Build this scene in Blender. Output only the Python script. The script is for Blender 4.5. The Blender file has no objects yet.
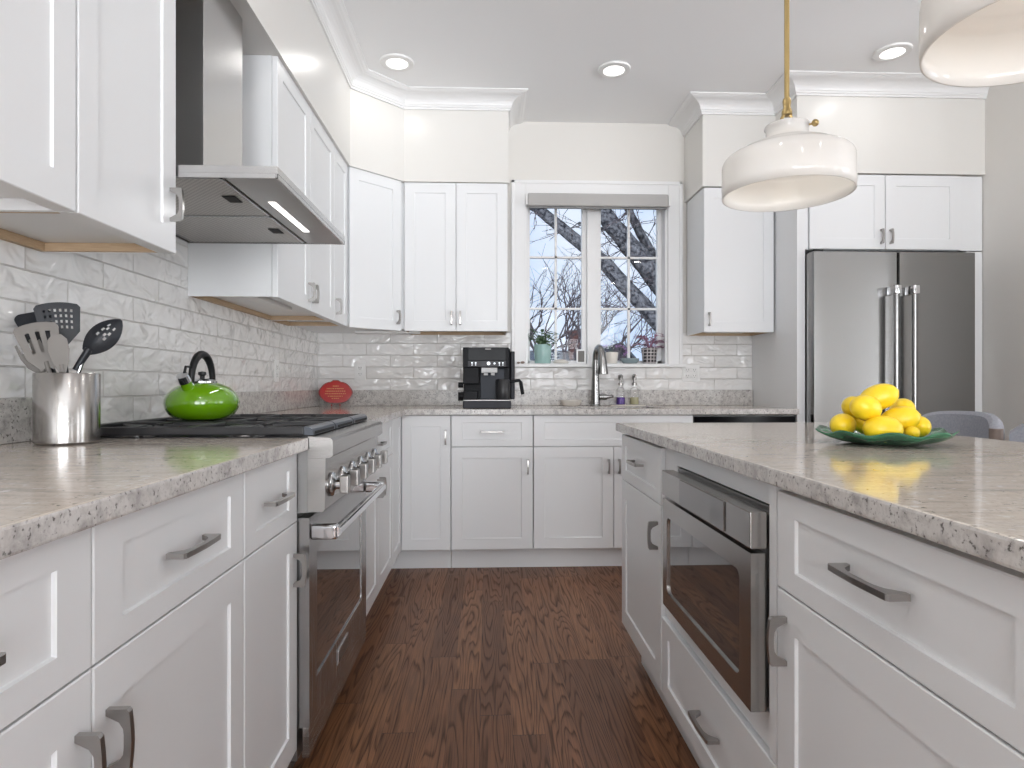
import bpy, bmesh, math, random
from mathutils import Vector, Matrix
random.seed(7)
SC = bpy.context.scene
COL = SC.collection

# ------------------------------------------------------------------ camera, world, light, exposure
F_PX, X0, Y0, CAM_H = 632.0, 487.2, 385.6, 1.043
YAW = math.atan((512 - X0) / F_PX)
cd = bpy.data.cameras.new('camera')
cd.sensor_width = 36; cd.lens = F_PX / 1024 * 36; cd.shift_y = 1.6 / 1024; cd.clip_start = .02; cd.clip_end = 300
cam = bpy.data.objects.new('camera', cd); COL.objects.link(cam)
cam.location = (0, 0, CAM_H); cam.rotation_euler = (math.pi / 2, 0, -YAW)
SC.camera = cam
SC.view_settings.view_transform = 'Standard'; SC.view_settings.look = 'None'
SC.view_settings.gamma = 1; SC.view_settings.use_curve_mapping = False
SC.view_settings.exposure = -0.47
SC.cycles.max_bounces = 10; SC.cycles.diffuse_bounces = 6; SC.cycles.glossy_bounces = 5
SC.cycles.transmission_bounces = 6; SC.cycles.use_denoising = True
SC.cycles.sample_clamp_indirect = 4.0; SC.cycles.caustics_reflective = False; SC.cycles.caustics_refractive = False

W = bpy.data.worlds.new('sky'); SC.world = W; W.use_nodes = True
nt = W.node_tree; nt.nodes.clear()
def N(t, typ, **kw):
    n = t.nodes.new(typ)
    for k, v in kw.items():
        if k in n.inputs.keys(): n.inputs[k].default_value = v
        else: setattr(n, k, v)
    return n
def LK(t, a, b): t.links.new(a, b)
out = N(nt, 'ShaderNodeOutputWorld'); bg = N(nt, 'ShaderNodeBackground')
tc = N(nt, 'ShaderNodeTexCoord'); sep = N(nt, 'ShaderNodeSeparateXYZ'); LK(nt, tc.outputs['Generated'], sep.inputs[0])
# overcast winter sky: bluish to the north (+Y), thin cloud to the south brightened to light the room
nz = N(nt, 'ShaderNodeTexNoise', Scale=3.0, Detail=5.0); LK(nt, tc.outputs['Generated'], nz.inputs['Vector'])
mr2 = N(nt, 'ShaderNodeMapRange'); mr2.inputs[1].default_value = .3; mr2.inputs[2].default_value = -.4; LK(nt, sep.outputs['Y'], mr2.inputs[0])
cr = N(nt, 'ShaderNodeValToRGB'); LK(nt, nz.outputs[0], cr.inputs[0])
cr.color_ramp.elements[0].position = .38; cr.color_ramp.elements[0].color = (.50, .64, .86, 1)
cr.color_ramp.elements[1].position = .62; cr.color_ramp.elements[1].color = (.80, .86, .95, 1)
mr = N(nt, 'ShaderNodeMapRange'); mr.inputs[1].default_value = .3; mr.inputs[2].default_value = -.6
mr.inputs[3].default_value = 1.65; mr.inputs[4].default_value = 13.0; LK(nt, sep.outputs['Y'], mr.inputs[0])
mxs = N(nt, 'ShaderNodeMix', data_type='RGBA'); LK(nt, mr2.outputs[0], mxs.inputs[0]); LK(nt, cr.outputs[0], mxs.inputs[6]); mxs.inputs[7].default_value = (.90, .93, .97, 1)
LK(nt, mxs.outputs[2], bg.inputs[0]); # glow added below the southern horizon, out of view, to lift the ceiling
glow_z = N(nt, 'ShaderNodeMapRange'); glow_z.inputs[1].default_value = .02; glow_z.inputs[2].default_value = -.06; glow_z.inputs[3].default_value = 0; glow_z.inputs[4].default_value = 1; LK(nt, sep.outputs['Z'], glow_z.inputs[0])
def wm(op, a, b):
    m = N(nt, 'ShaderNodeMath', operation=op); LK(nt, a, m.inputs[0])
    if hasattr(b, 'is_linked'): LK(nt, b, m.inputs[1])
    else: m.inputs[1].default_value = b
    return m.outputs[0]
glow_fac = wm('ADD', wm('MULTIPLY', wm('MULTIPLY', glow_z.outputs[0], mr2.outputs[0]), 1.1), 1.0)
LK(nt, wm('MULTIPLY', mr.outputs[0], glow_fac), bg.inputs[1]); LK(nt, bg.outputs[0], out.inputs[0])

DOWNLIGHTS = [(-.486, 3.43), (.698, 3.46), (2.115, 3.22), (-.35, 1.75), (2.1, 1.55), (-.35, .15), (.85, -.75), (2.1, -.2), (-.35, -1.7), (2.1, -2.0), (3.8, .6), (3.8, -1.6)]  # after the first three: lamps out of view, added to brighten the room
DL_POWER = 2.2
PENDANT_POWER = 0.55

# ------------------------------------------------------------------ materials
MATS = {}
def mat(name, color=(.8, .8, .8), rough=.5, metal=0.0, build=None, **kw):
    if name in MATS: return MATS[name]
    m = bpy.data.materials.new(name); m.use_nodes = True
    t = m.node_tree; b = t.nodes['Principled BSDF']
    b.inputs['Base Color'].default_value = (*color, 1); b.inputs['Roughness'].default_value = rough
    b.inputs['Metallic'].default_value = metal
    for k, v in kw.items(): b.inputs[k.replace('_', ' ')].default_value = v
    if build: build(t, b)
    MATS[name] = m; return m
def coords(t, scale=(1, 1, 1), rot=(0, 0, 0), kind='Object'):
    c = N(t, 'ShaderNodeTexCoord'); m = N(t, 'ShaderNodeMapping')
    m.inputs['Scale'].default_value = scale; m.inputs['Rotation'].default_value = rot
    if kind == 'World':
        g = N(t, 'ShaderNodeNewGeometry'); LK(t, g.outputs['Position'], m.inputs[0])
    else: LK(t, c.outputs[kind], m.inputs[0])
    return m.outputs[0]
def bump(t, b, h, strength=.2, dist=.002):
    n = N(t, 'ShaderNodeBump'); n.inputs['Strength'].default_value = strength; n.inputs['Distance'].default_value = dist
    LK(t, h, n.inputs['Height']); LK(t, n.outputs[0], b.inputs['Normal'])
def ramp(t, src, stops):
    r = N(t, 'ShaderNodeValToRGB'); LK(t, src, r.inputs[0]); e = r.color_ramp.elements
    while len(e) < len(stops): e.new(.5)
    for el, (p, c) in zip(e, stops): el.position = p; el.color = (*c, 1) if len(c) == 3 else c
    return r.outputs[0]
def mix(t, fac, a, b, mode='MIX'):
    m = N(t, 'ShaderNodeMix', data_type='RGBA', blend_type=mode)
    for i, v in ((0, fac), (6, a), (7, b)):
        if hasattr(v, 'is_linked'): LK(t, v, m.inputs[i])
        elif i == 0: m.inputs[0].default_value = v
        else: m.inputs[i].default_value = (*v, 1)
    return m.outputs[2]
def math_(t, op, a, b=0.0):
    m = N(t, 'ShaderNodeMath', operation=op)
    for i, v in ((0, a), (1, b)):
        if hasattr(v, 'is_linked'): LK(t, v, m.inputs[i])
        else: m.inputs[i].default_value = v
    return m.outputs[0]
def noise(t, vec, scale, detail=3, rough=.5, dist=0):
    n = N(t, 'ShaderNodeTexNoise'); n.inputs['Scale'].default_value = scale; n.inputs['Detail'].default_value = detail
    n.inputs['Roughness'].default_value = rough; n.inputs['Distortion'].default_value = dist
    LK(t, vec, n.inputs['Vector']); return n.outputs[0]

def b_paint(t, b):
    bump(t, b, noise(t, coords(t, kind='World'), 60, 2), .04, .002)
WHITE = mat('cabinet_white_paint', (.765, .775, .785), .33, build=b_paint)
WALL = mat('wall_paint_greige', (.72, .70, .665), .45, build=b_paint)
SOFFIT = mat('soffit_paint', (.72, .705, .675), .28, build=b_paint)
CEIL = mat('ceiling_paint', (.88, .885, .89), .6, build=b_paint)
TRIM = mat('trim_white_paint', (.80, .80, .80), .3, build=b_paint)
RAWWOOD = mat('raw_plywood', (.52, .38, .24), .6, build=lambda t, b: LK(t, mix(t, noise(t, coords(t, (3, 3, 40), kind='World'), 12), (.58, .43, .28), (.38, .26, .16)), b.inputs['Base Color']))

def b_granite(t, b):
    v = coords(t, (1, 1, 1), (0, 0, .12), 'World')
    vs = coords(t, (1.0, 5.5, 5.5), (0, 0, .10), 'World')
    big = noise(t, vs, 5.5, 6, .62, .6)
    base = ramp(t, big, [(.30, (.40, .36, .335)), (.42, (.55, .49, .43)), (.52, (.64, .565, .49)), (.64, (.56, .51, .46)), (.75, (.70, .64, .57))])
    vein = noise(t, coords(t, (1.5, 9, 9), (0, 0, .05), 'World'), 7, 8, .7, 1.2)
    base = mix(t, ramp(t, vein, [(.56, (0, 0, 0)), (.74, (.8, .8, .8))]), base, (.42, .375, .345))
    fine = noise(t, v, 150, 4, .7)
    base = mix(t, ramp(t, fine, [(.54, (0, 0, 0)), (.74, (.7, .7, .7))]), base, (.33, .30, .28))
    lite = noise(t, v, 60, 3, .6)
    base = mix(t, ramp(t, lite, [(.58, (0, 0, 0)), (.70, (.6, .6, .6))]), base, (.82, .79, .75))
    speck = noise(t, v, 130, 2, .5); clump = noise(t, v, 22, 2, .5)
    s = math_(t, 'MULTIPLY', ramp(t, speck, [(.60, (0, 0, 0)), (.66, (1, 1, 1))]), ramp(t, clump, [(.48, (0, 0, 0)), (.62, (1, 1, 1))]))
    base = mix(t, math_(t, 'MULTIPLY', s, .75), base, (.12, .10, .09))
    LK(t, base, b.inputs['Base Color'])
GRANITE = mat('granite_cream_grey', (.6, .55, .5), .10, build=b_granite)
def b_granite_edge(t, b):
    v = coords(t, kind='World')
    n1 = noise(t, v, 34, 5, .65, .3); n2 = noise(t, v, 150, 3, .6); n3 = noise(t, v, 150, 3, .55)
    base = ramp(t, n1, [(.32, (.33, .31, .30)), (.46, (.50, .475, .455)), (.58, (.62, .60, .575)), (.72, (.48, .45, .43))])
    base = mix(t, ramp(t, n2, [(.55, (0, 0, 0)), (.72, (1, 1, 1))]), base, (.28, .265, .26))
    base = mix(t, ramp(t, n3, [(.62, (0, 0, 0)), (.68, (.85, .85, .85))]), base, (.12, .11, .10))
    LK(t, base, b.inputs['Base Color'])
GRANITE_E = mat('granite_edge_grey', (.5, .5, .5), .22, build=b_granite_edge)

def tile_mat(name, axis):
    def build(t, b):
        g = N(t, 'ShaderNodeNewGeometry'); s = N(t, 'ShaderNodeSeparateXYZ'); LK(t, g.outputs['Position'], s.inputs[0])
        c = N(t, 'ShaderNodeCombineXYZ')
        u = math_(t, 'ADD', s.outputs[axis], -.0187 if axis == 'Y' else .02); z = math_(t, 'ADD', s.outputs['Z'], -.0025)
        LK(t, u, c.inputs[0]); LK(t, z, c.inputs[1])
        br = N(t, 'ShaderNodeTexBrick', offset=.5, squash=1.0); LK(t, c.outputs[0], br.inputs['Vector'])
        br.inputs['Scale'].default_value = 1; br.inputs['Mortar Size'].default_value = .0022; br.inputs['Mortar Smooth'].default_value = .4
        br.inputs['Brick Width'].default_value = .3075; br.inputs['Row Height'].default_value = .0775; br.inputs['Bias'].default_value = 0
        br.inputs['Color1'].default_value = (0, 0, 0, 1); br.inputs['Color2'].default_value = (1, 1, 1, 1); br.inputs['Mortar'].default_value = (.5, .5, .5, 1)
        rnd = N(t, 'ShaderNodeSeparateColor'); LK(t, br.outputs['Color'], rnd.inputs[0])
        tilec = mix(t, rnd.outputs[0], (.79, .78, .765), (.86, .85, .84))
        LK(t, mix(t, br.outputs['Fac'], tilec, (.68, .66, .635)), b.inputs['Base Color'])
        LK(t, ramp(t, br.outputs['Fac'], [(.2, (.09,) * 3), (.8, (.7,) * 3)]), b.inputs['Roughness'])
        w = N(t, 'ShaderNodeTexNoise', noise_dimensions='4D'); w.inputs['Scale'].default_value = 8.5; w.inputs['Detail'].default_value = 2.2
        w.inputs['Distortion'].default_value = .6; w.inputs['Roughness'].default_value = .45
        mp = N(t, 'ShaderNodeMapping'); mp.inputs['Scale'].default_value = (1, 1.7, 1); LK(t, c.outputs[0], mp.inputs[0]); LK(t, mp.outputs[0], w.inputs['Vector'])
        LK(t, math_(t, 'MULTIPLY', rnd.outputs[0], 37.0), w.inputs['W'])
        h = math_(t, 'SUBTRACT', math_(t, 'MULTIPLY', w.outputs[0], 1.0), math_(t, 'MULTIPLY', br.outputs['Fac'], .28))
        bump(t, b, h, 1.0, .028)
    return mat(name, (.8, .8, .8), .1, build=build)
TILE_Y = tile_mat('glazed_subway_tile_side', 'Y'); TILE_X = tile_mat('glazed_subway_tile_back', 'X')

def b_floor(t, b):
    g = N(t, 'ShaderNodeNewGeometry'); s = N(t, 'ShaderNodeSeparateXYZ'); LK(t, g.outputs['Position'], s.inputs[0])
    pw = .098
    px = math_(t, 'DIVIDE', math_(t, 'ADD', s.outputs['X'], 5.02), pw); idx = math_(t, 'FLOOR', px); fx = math_(t, 'FRACT', px)
    wn = N(t, 'ShaderNodeTexWhiteNoise', noise_dimensions='1D'); LK(t, idx, wn.inputs['W'])
    yo = math_(t, 'ADD', s.outputs['Y'], math_(t, 'MULTIPLY', wn.outputs[0], 3.1)); py = math_(t, 'DIVIDE', math_(t, 'ADD', yo, 10), 1.05)
    iy = math_(t, 'FLOOR', py); fy = math_(t, 'FRACT', py)
    pid = math_(t, 'ADD', math_(t, 'MULTIPLY', idx, 7.31), math_(t, 'MULTIPLY', iy, 3.77))
    wr = N(t, 'ShaderNodeTexWhiteNoise', noise_dimensions='1D'); LK(t, pid, wr.inputs['W'])
    r = wr.outputs[0]
    # cathedral grain: contour lines of a smooth stretched noise, one field per plank
    c = N(t, 'ShaderNodeCombineXYZ'); LK(t, math_(t, 'MULTIPLY', s.outputs['X'], 8.0), c.inputs[0]); LK(t, math_(t, 'MULTIPLY', s.outputs['Y'], .62), c.inputs[1]); LK(t, math_(t, 'MULTIPLY', r, 91.0), c.inputs[2])
    n = noise(t, c.outputs[0], 1.5, 2.0, .35, .1)
    rings = math_(t, 'FRACT', math_(t, 'MULTIPLY', n, 19.0))
    c2 = N(t, 'ShaderNodeCombineXYZ'); LK(t, math_(t, 'MULTIPLY', s.outputs['X'], 120.0), c2.inputs[0]); LK(t, math_(t, 'MULTIPLY', s.outputs['Y'], 3.0), c2.inputs[1]); LK(t, r, c2.inputs[2])
    pores = noise(t, c2.outputs[0], 2.2, 3, .6)
    dark = ramp(t, rings, [(.0, (1, 1, 1)), (.12, (.7, .7, .7)), (.32, (.1, .1, .1)), (.85, (0, 0, 0)), (1, (.9, .9, .9))])
    lm = math_(t, 'MULTIPLY', dark, math_(t, 'ADD', math_(t, 'MULTIPLY', pores, 1.5), .10))
    basec = ramp(t, r, [(0, (.165, .068, .029)), (.5, (.22, .093, .040)), (1, (.29, .130, .058))])
    col = mix(t, math_(t, 'MULTIPLY', ramp(t, pores, [(.40, (0, 0, 0)), (.62, (1, 1, 1))]), .55), basec, (.08, .036, .02))
    col = mix(t, math_(t, 'MULTIPLY', lm, .85), col, (.030, .011, .006))
    ex = math_(t, 'ABSOLUTE', math_(t, 'SUBTRACT', fx, .5)); ey = math_(t, 'ABSOLUTE', math_(t, 'SUBTRACT', fy, .5))
    gap = math_(t, 'MAXIMUM', math_(t, 'GREATER_THAN', ex, .493), math_(t, 'GREATER_THAN', ey, .4985))
    col = mix(t, math_(t, 'MULTIPLY', gap, .8), col, (.025, .01, .006))
    LK(t, col, b.inputs['Base Color'])
    LK(t, math_(t, 'ADD', .36, math_(t, 'MULTIPLY', lm, .2)), b.inputs['Roughness'])
    bump(t, b, math_(t, 'SUBTRACT', math_(t, 'MULTIPLY', lm, -.5), math_(t, 'MULTIPLY', gap, 1.5)), .25, .001)
FLOOR = mat('oak_plank_floor', (.2, .1, .05), .3, Specular_IOR_Level=.3, build=b_floor)

def steel(name, color, rough, scale, amt=.04):
    def build(t, b):
        n = noise(t, coords(t, scale, kind='World'), 110, 2, .5)
        LK(t, math_(t, 'ADD', rough - amt, math_(t, 'MULTIPLY', n, 2 * amt)), b.inputs['Roughness'])
        bump(t, b, n, .015, .0003)
    return mat(name, color, rough, 1.0, build=build)
STEEL = steel('brushed_steel_vertical', (.40, .395, .39), .26, (9, 9, .04))
STEEL_H = steel('brushed_steel_horizontal', (.42, .405, .39), .27, (.04, .04, 9), .012)
HOODST = steel('hood_steel', (.55, .545, .54), .24, (.04, .04, 9))
DKSTEEL = steel('dark_side_steel', (.30, .295, .29), .4, (1, 1, 8))
MICRO = steel('microwave_steel', (.40, .385, .37), .22, (.04, .04, 9))
NICKEL = mat('satin_nickel', (.38, .365, .35), .28, 1.0)
CHROME = mat('chrome', (.80, .81, .83), .08, 1.0)
BRASS = mat('aged_brass', (.42, .31, .14), .3, 1.0)
BLACK = mat('black_plastic', (.010, .010, .011), .35, Specular_IOR_Level=.3)
GLOSSBLACK = mat('gloss_black', (.003, .003, .004), .12, Specular_IOR_Level=.1)
GAP = mat('dark_gap', (.01, .01, .01), .7)
IRON = mat('cast_iron', (.022, .022, .024), .42, build=lambda t, b: bump(t, b, noise(t, coords(t, kind='World'), 300, 2), .25, .001))
IRON_S = mat('cast_iron_satin_front', (.07, .08, .10), .28)
ENAMEL = mat('black_enamel', (.01, .01, .012), .15)
OVENGLASS = mat('dark_oven_glass', (.035, .03, .028), .03, Specular_IOR_Level=1.0, Coat_Weight=1.0, Coat_Roughness=.02)
def b_filter(t, b):
    w = N(t, 'ShaderNodeTexChecker'); w.inputs['Scale'].default_value = 130; LK(t, coords(t, kind='World'), w.inputs[0])
    LK(t, mix(t, w.outputs[1], (.30, .28, .26), (.46, .43, .40)), b.inputs['Base Color']); bump(t, b, w.outputs[1], .5, .001)
FILTER = mat('grease_filter_mesh', (.4, .38, .36), .35, .9, build=b_filter)
def emit(name, col, s):
    m = mat(name, col, .5); b = m.node_tree.nodes['Principled BSDF']
    b.inputs['Emission Color'].default_value = (*col, 1); b.inputs['Emission Strength'].default_value = s; return m
LED = emit('led_white', (1, .97, .93), 3.0); BULB = emit('warm_bulb', (1, .93, .82), 2.5)
DOT = emit('small_status_light', (.9, .95, 1), 1.0)
def b_opal(t, b):
    o = [n for n in t.nodes if n.type == 'OUTPUT_MATERIAL'][0]
    tr = N(t, 'ShaderNodeBsdfTranslucent'); tr.inputs[0].default_value = (.92, .90, .87, 1); mx = N(t, 'ShaderNodeMixShader'); mx.inputs[0].default_value = .32
    LK(t, b.outputs[0], mx.inputs[1]); LK(t, tr.outputs[0], mx.inputs[2]); LK(t, mx.outputs[0], o.inputs[0])
OPAL = mat('opal_glass', (.92, .91, .89), .08, build=b_opal)
def b_glass(t, b):
    o = [n for n in t.nodes if n.type == 'OUTPUT_MATERIAL'][0]
    fr = N(t, 'ShaderNodeFresnel', IOR=1.45); tp = N(t, 'ShaderNodeBsdfTransparent'); gl = N(t, 'ShaderNodeBsdfGlossy'); gl.inputs['Roughness'].default_value = .02
    mx = N(t, 'ShaderNodeMixShader'); LK(t, math_(t, 'MULTIPLY', fr.outputs[0], .35), mx.inputs[0]); LK(t, tp.outputs[0], mx.inputs[1]); LK(t, gl.outputs[0], mx.inputs[2]); LK(t, mx.outputs[0], o.inputs[0])
PANE = mat('window_glass', (1, 1, 1), .02, build=b_glass)
SHADE = mat('roller_shade_fabric', (.42, .41, .40), .7, build=lambda t, b: bump(t, b, noise(t, coords(t, (1, 1, 30), kind='World'), 60, 2), .2, .001))
GREEN = mat('lime_green_enamel', (.13, .31, .003), .07, Coat_Weight=1.0)
RED = mat('red_enamel', (.42, .012, .012), .22); GOLD = mat('gold_paint', (.62, .30, .10), .4)
def b_lemon(t, b):
    n = noise(t, coords(t), 30, 2, .5)
    LK(t, mix(t, n, (.84, .55, .010), (.86, .66, .025)), b.inputs['Base Color']); bump(t, b, noise(t, coords(t), 240, 2), .35, .0012)
LEMON = mat('lemon_peel', (.9, .7, .02), .33, build=b_lemon)
def b_plate(t, b):
    n = noise(t, coords(t, (1, 1, 1)), 26, 4, .6)
    LK(t, mix(t, n, (.004, .045, .016), (.07, .24, .13)), b.inputs['Base Color']); bump(t, b, n, .3, .003)
LEAFGREEN = mat('green_leaf_glaze', (.04, .22, .1), .1, build=b_plate)
def b_fabric(t, b):
    n = noise(t, coords(t, kind='World'), 130, 3, .7)
    LK(t, mix(t, n, (.20, .205, .235), (.40, .41, .45)), b.inputs['Base Color']); bump(t, b, n, .4, .002)
FABRIC = mat('grey_woven_fabric', (.28, .28, .3), .9, build=b_fabric)
PIPING = mat('brown_leather_edge', (.16, .12, .10), .6)
DARKWOOD = mat('dark_walnut', (.07, .035, .02), .4)
SILI = mat('grey_silicone', (.19, .175, .16), .5); UTB = mat('charcoal_nylon', (.018, .020, .025), .38, Specular_IOR_Level=.35)
TEAL = mat('pale_teal_glaze', (.36, .55, .52), .2); CREAM = mat('cream_ceramic', (.78, .74, .68), .2)
def b_plaid(t, b):
    g = N(t, 'ShaderNodeNewGeometry'); s = N(t, 'ShaderNodeSeparateXYZ'); LK(t, g.outputs['Position'], s.inputs[0])
    a = math_(t, 'GREATER_THAN', math_(t, 'FRACT', math_(t, 'MULTIPLY', s.outputs['X'], 45)), .72); z = math_(t, 'GREATER_THAN', math_(t, 'FRACT', math_(t, 'MULTIPLY', s.outputs['Z'], 45)), .72)
    LK(t, mix(t, math_(t, 'MAXIMUM', a, z), (.03, .025, .03), (.45, .42, .42)), b.inputs['Base Color'])
PLAID = mat('dark_plaid_pot', (.1, .1, .1), .5, build=b_plaid)
LEAF = mat('green_leaf', (.07, .13, .055), .45); LEAFP = mat('pink_grey_leaf', (.34, .20, .27), .5); PETAL = mat('purple_petal', (.45, .22, .55), .5)
SOIL = mat('soil', (.04, .025, .015), .9); PEBBLE = mat('brown_pebble', (.32, .24, .2), .5)
PURPLE = mat('purple_soap', (.16, .08, .42), .1, Transmission_Weight=.35); YELL = mat('yellow_soap', (.72, .68, .42), .1, Transmission_Weight=.35)
PLATE = mat('outlet_white', (.80, .80, .79), .3)
BARK = mat('bark', (.10, .095, .095), .9, Specular_IOR_Level=0.0, build=lambda t, b: (LK(t, mix(t, ramp(t, noise(t, coords(t, (3, 3, 3), kind='World'), 7, 5, .7), [(.42, (0, 0, 0)), (.58, (1, 1, 1))]), (.004, .0044, .006), (.034, .036, .042)), b.inputs['Base Color'])))
TWIG = mat('twig_bark', (.022, .020, .024), .9, Specular_IOR_Level=0.0)
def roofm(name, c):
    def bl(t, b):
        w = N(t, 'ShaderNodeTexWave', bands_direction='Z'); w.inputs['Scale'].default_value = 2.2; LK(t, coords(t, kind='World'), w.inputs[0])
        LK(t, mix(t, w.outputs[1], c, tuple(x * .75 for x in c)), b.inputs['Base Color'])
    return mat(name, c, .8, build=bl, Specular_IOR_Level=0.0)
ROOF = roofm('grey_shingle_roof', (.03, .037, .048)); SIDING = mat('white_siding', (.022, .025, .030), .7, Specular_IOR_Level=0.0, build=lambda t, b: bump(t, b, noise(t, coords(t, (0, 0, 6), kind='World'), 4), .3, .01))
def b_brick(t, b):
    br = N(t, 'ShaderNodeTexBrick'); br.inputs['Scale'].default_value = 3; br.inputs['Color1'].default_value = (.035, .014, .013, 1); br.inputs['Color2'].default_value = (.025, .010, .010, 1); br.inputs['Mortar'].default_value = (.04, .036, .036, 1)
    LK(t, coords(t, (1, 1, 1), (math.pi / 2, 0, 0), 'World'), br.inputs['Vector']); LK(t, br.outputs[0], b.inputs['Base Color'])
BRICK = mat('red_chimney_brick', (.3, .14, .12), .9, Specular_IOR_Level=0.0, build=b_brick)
SNOW = mat('frosty_lawn', (.40, .42, .40), .9, Specular_IOR_Level=0.0, build=lambda t, b: LK(t, mix(t, noise(t, coords(t, kind='World'), 1.5, 4), (.015, .018, .015), (.045, .047, .05)), b.inputs['Base Color']))
PINE = mat('pine_needles', (.03, .06, .035), .8)

# ------------------------------------------------------------------ mesh helpers
def thing(name, label, cat, loc=(0, 0, 0), group=None, rot=0.0):
    o = bpy.data.objects.new(name, None); COL.objects.link(o); o.location = loc; o.rotation_euler = (0, 0, rot)
    o.empty_display_size = .05; o['label'] = label; o['category'] = cat
    if group: o['group'] = group
    return o
def origin_of(o):
    v = Vector((0, 0, 0))
    while o is not None: v += o.location; o = o.parent
    return v
def obj(name, bm, m, parent=None, loc=None, smooth=False, label=None, cat=None, kind=None, group=None, local=False):
    """bm is in world coordinates (unless local); the object's origin goes to loc / its parent."""
    me = bpy.data.meshes.new(name)
    bmesh.ops.recalc_face_normals(bm, faces=bm.faces)
    base = origin_of(parent) if parent else Vector((0, 0, 0))
    if loc is None:
        loc = base if (parent or not bm.verts) else sum((v.co for v in bm.verts), Vector()) / len(bm.verts)
    loc = Vector(loc)
    if not local: bmesh.ops.translate(bm, verts=bm.verts, vec=-loc)
    bm.to_mesh(me); bm.free()
    for mm in (m if isinstance(m, (list, tuple)) else [m]): me.materials.append(mm)
    o = bpy.data.objects.new(name, me); COL.objects.link(o)
    if parent: o.parent = parent; o.location = loc - base if not local else (0, 0, 0)
    else: o.location = loc
    if smooth:
        for p in me.polygons: p.use_smooth = True
        if smooth != 'all':
            es = me.attributes.new('sharp_edge', 'BOOLEAN', 'EDGE') if 'sharp_edge' not in me.attributes else me.attributes['sharp_edge']
            bm2 = bmesh.new(); bm2.from_mesh(me)
            for i, e in enumerate(bm2.edges):
                if len(e.link_faces) == 2 and e.calc_face_angle(0) > math.radians(38): es.data[i].value = True
            bm2.free()
    if label: o['label'] = label
    if cat: o['category'] = cat
    if kind: o['kind'] = kind
    if group: o['group'] = group
    return o
def struct(name, bm, m, parent=None, **k): return obj(name, bm, m, parent, kind='structure', **k)
def B(): return bmesh.new()
def box(bm, x0, x1, y0, y1, z0, z1, bev=0.0, seg=2):
    r = bmesh.ops.create_cube(bm, size=1); vs = r['verts']
    bmesh.ops.scale(bm, vec=(x1 - x0, y1 - y0, z1 - z0), verts=vs)
    bmesh.ops.translate(bm, vec=((x0 + x1) / 2, (y0 + y1) / 2, (z0 + z1) / 2), verts=vs)
    if bev > 0:
        es = list({e for v in vs for e in v.link_edges})
        bmesh.ops.bevel(bm, geom=es, offset=bev, segments=seg, profile=.6, affect='EDGES')
    return bm
class FR:
    """face frame: o = origin, u = along, n = outward; up is z"""
    def __init__(s, o, u, n): s.o = Vector(o); s.u = Vector(u).normalized(); s.n = Vector(n).normalized(); s.z = Vector((0, 0, 1))
    def p(s, a, b, c): return s.o + s.u * a + s.z * b + s.n * c
def fbox(bm, f, a0, a1, b0, b1, c0, c1, bev=0.0, seg=2):
    n0 = len(bm.verts)
    t = bmesh.new(); box(t, a0, a1, b0, b1, c0, c1, bev, seg)
    add(bm, t, lambda v: f.p(v.x, v.y, v.z)); return bm
def add(bm, t, fn=None):
    mp = {}
    for v in t.verts: mp[v] = bm.verts.new(fn(v.co) if fn else v.co)
    for fc in t.faces:
        try:
            nf = bm.faces.new([mp[v] for v in fc.verts]); nf.material_index = fc.material_index; nf.smooth = fc.smooth
        except ValueError: pass
    t.free(); return bm
def lathe(bm, prof, center=(0, 0, 0), seg=40, axis=None, mi=0, closed=False):
    c = Vector(center); rings = []
    ax = Vector(axis).normalized() if axis else Vector((0, 0, 1))
    q = Vector((0, 0, 1)).rotation_difference(ax)
    for (r, z) in prof:
        if r < 1e-6: rings.append([bm.verts.new(c + q @ Vector((0, 0, z)))])
        else: rings.append([bm.verts.new(c + q @ Vector((r * math.cos(2 * math.pi * i / seg), r * math.sin(2 * math.pi * i / seg), z))) for i in range(seg)])
    pairs = list(zip(rings[:-1], rings[1:]))
    if closed: pairs.append((rings[-1], rings[0]))
    for a, b_ in pairs:
        if len(a) == 1 and len(b_) == 1: continue
        for i in range(seg):
            j = (i + 1) % seg
            if len(a) == 1: f = bm.faces.new((a[0], b_[i], b_[j]))
            elif len(b_) == 1: f = bm.faces.new((a[i], a[j], b_[0]))
            else: f = bm.faces.new((a[i], a[j], b_[j], b_[i]))
            f.material_index = mi
    return bm
def cyl(bm, p0, p1, r, seg=20, r2=None):
    p0 = Vector(p0); p1 = Vector(p1); L = (p1 - p0).length
    lathe(bm, [(0, 0), (r, 0), (r2 if r2 is not None else r, L), (0, L)], p0, seg, p1 - p0); return bm
def tube(bm, pts, rad, seg=10, caps=True):
    pts = [Vector(p) for p in pts]; n = len(pts)
    rads = rad if isinstance(rad, (list, tuple)) else [rad] * n
    rings = []; prev = None
    for i, p in enumerate(pts):
        d = (pts[min(i + 1, n - 1)] - pts[max(i - 1, 0)]).normalized()
        if prev is None: s = d.orthogonal().normalized()
        else: s = (prev - d * prev.dot(d)).normalized()
        prev = s; w = d.cross(s)
        rings.append([bm.verts.new(p + (s * math.cos(2 * math.pi * k / seg) + w * math.sin(2 * math.pi * k / seg)) * rads[i]) for k in range(seg)])
    for a, b_ in zip(rings[:-1], rings[1:]):
        for k in range(seg): bm.faces.new((a[k], a[(k + 1) % seg], b_[(k + 1) % seg], b_[k]))
    if caps: bm.faces.new(rings[0][::-1]); bm.faces.new(rings[-1])
    return bm
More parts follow.
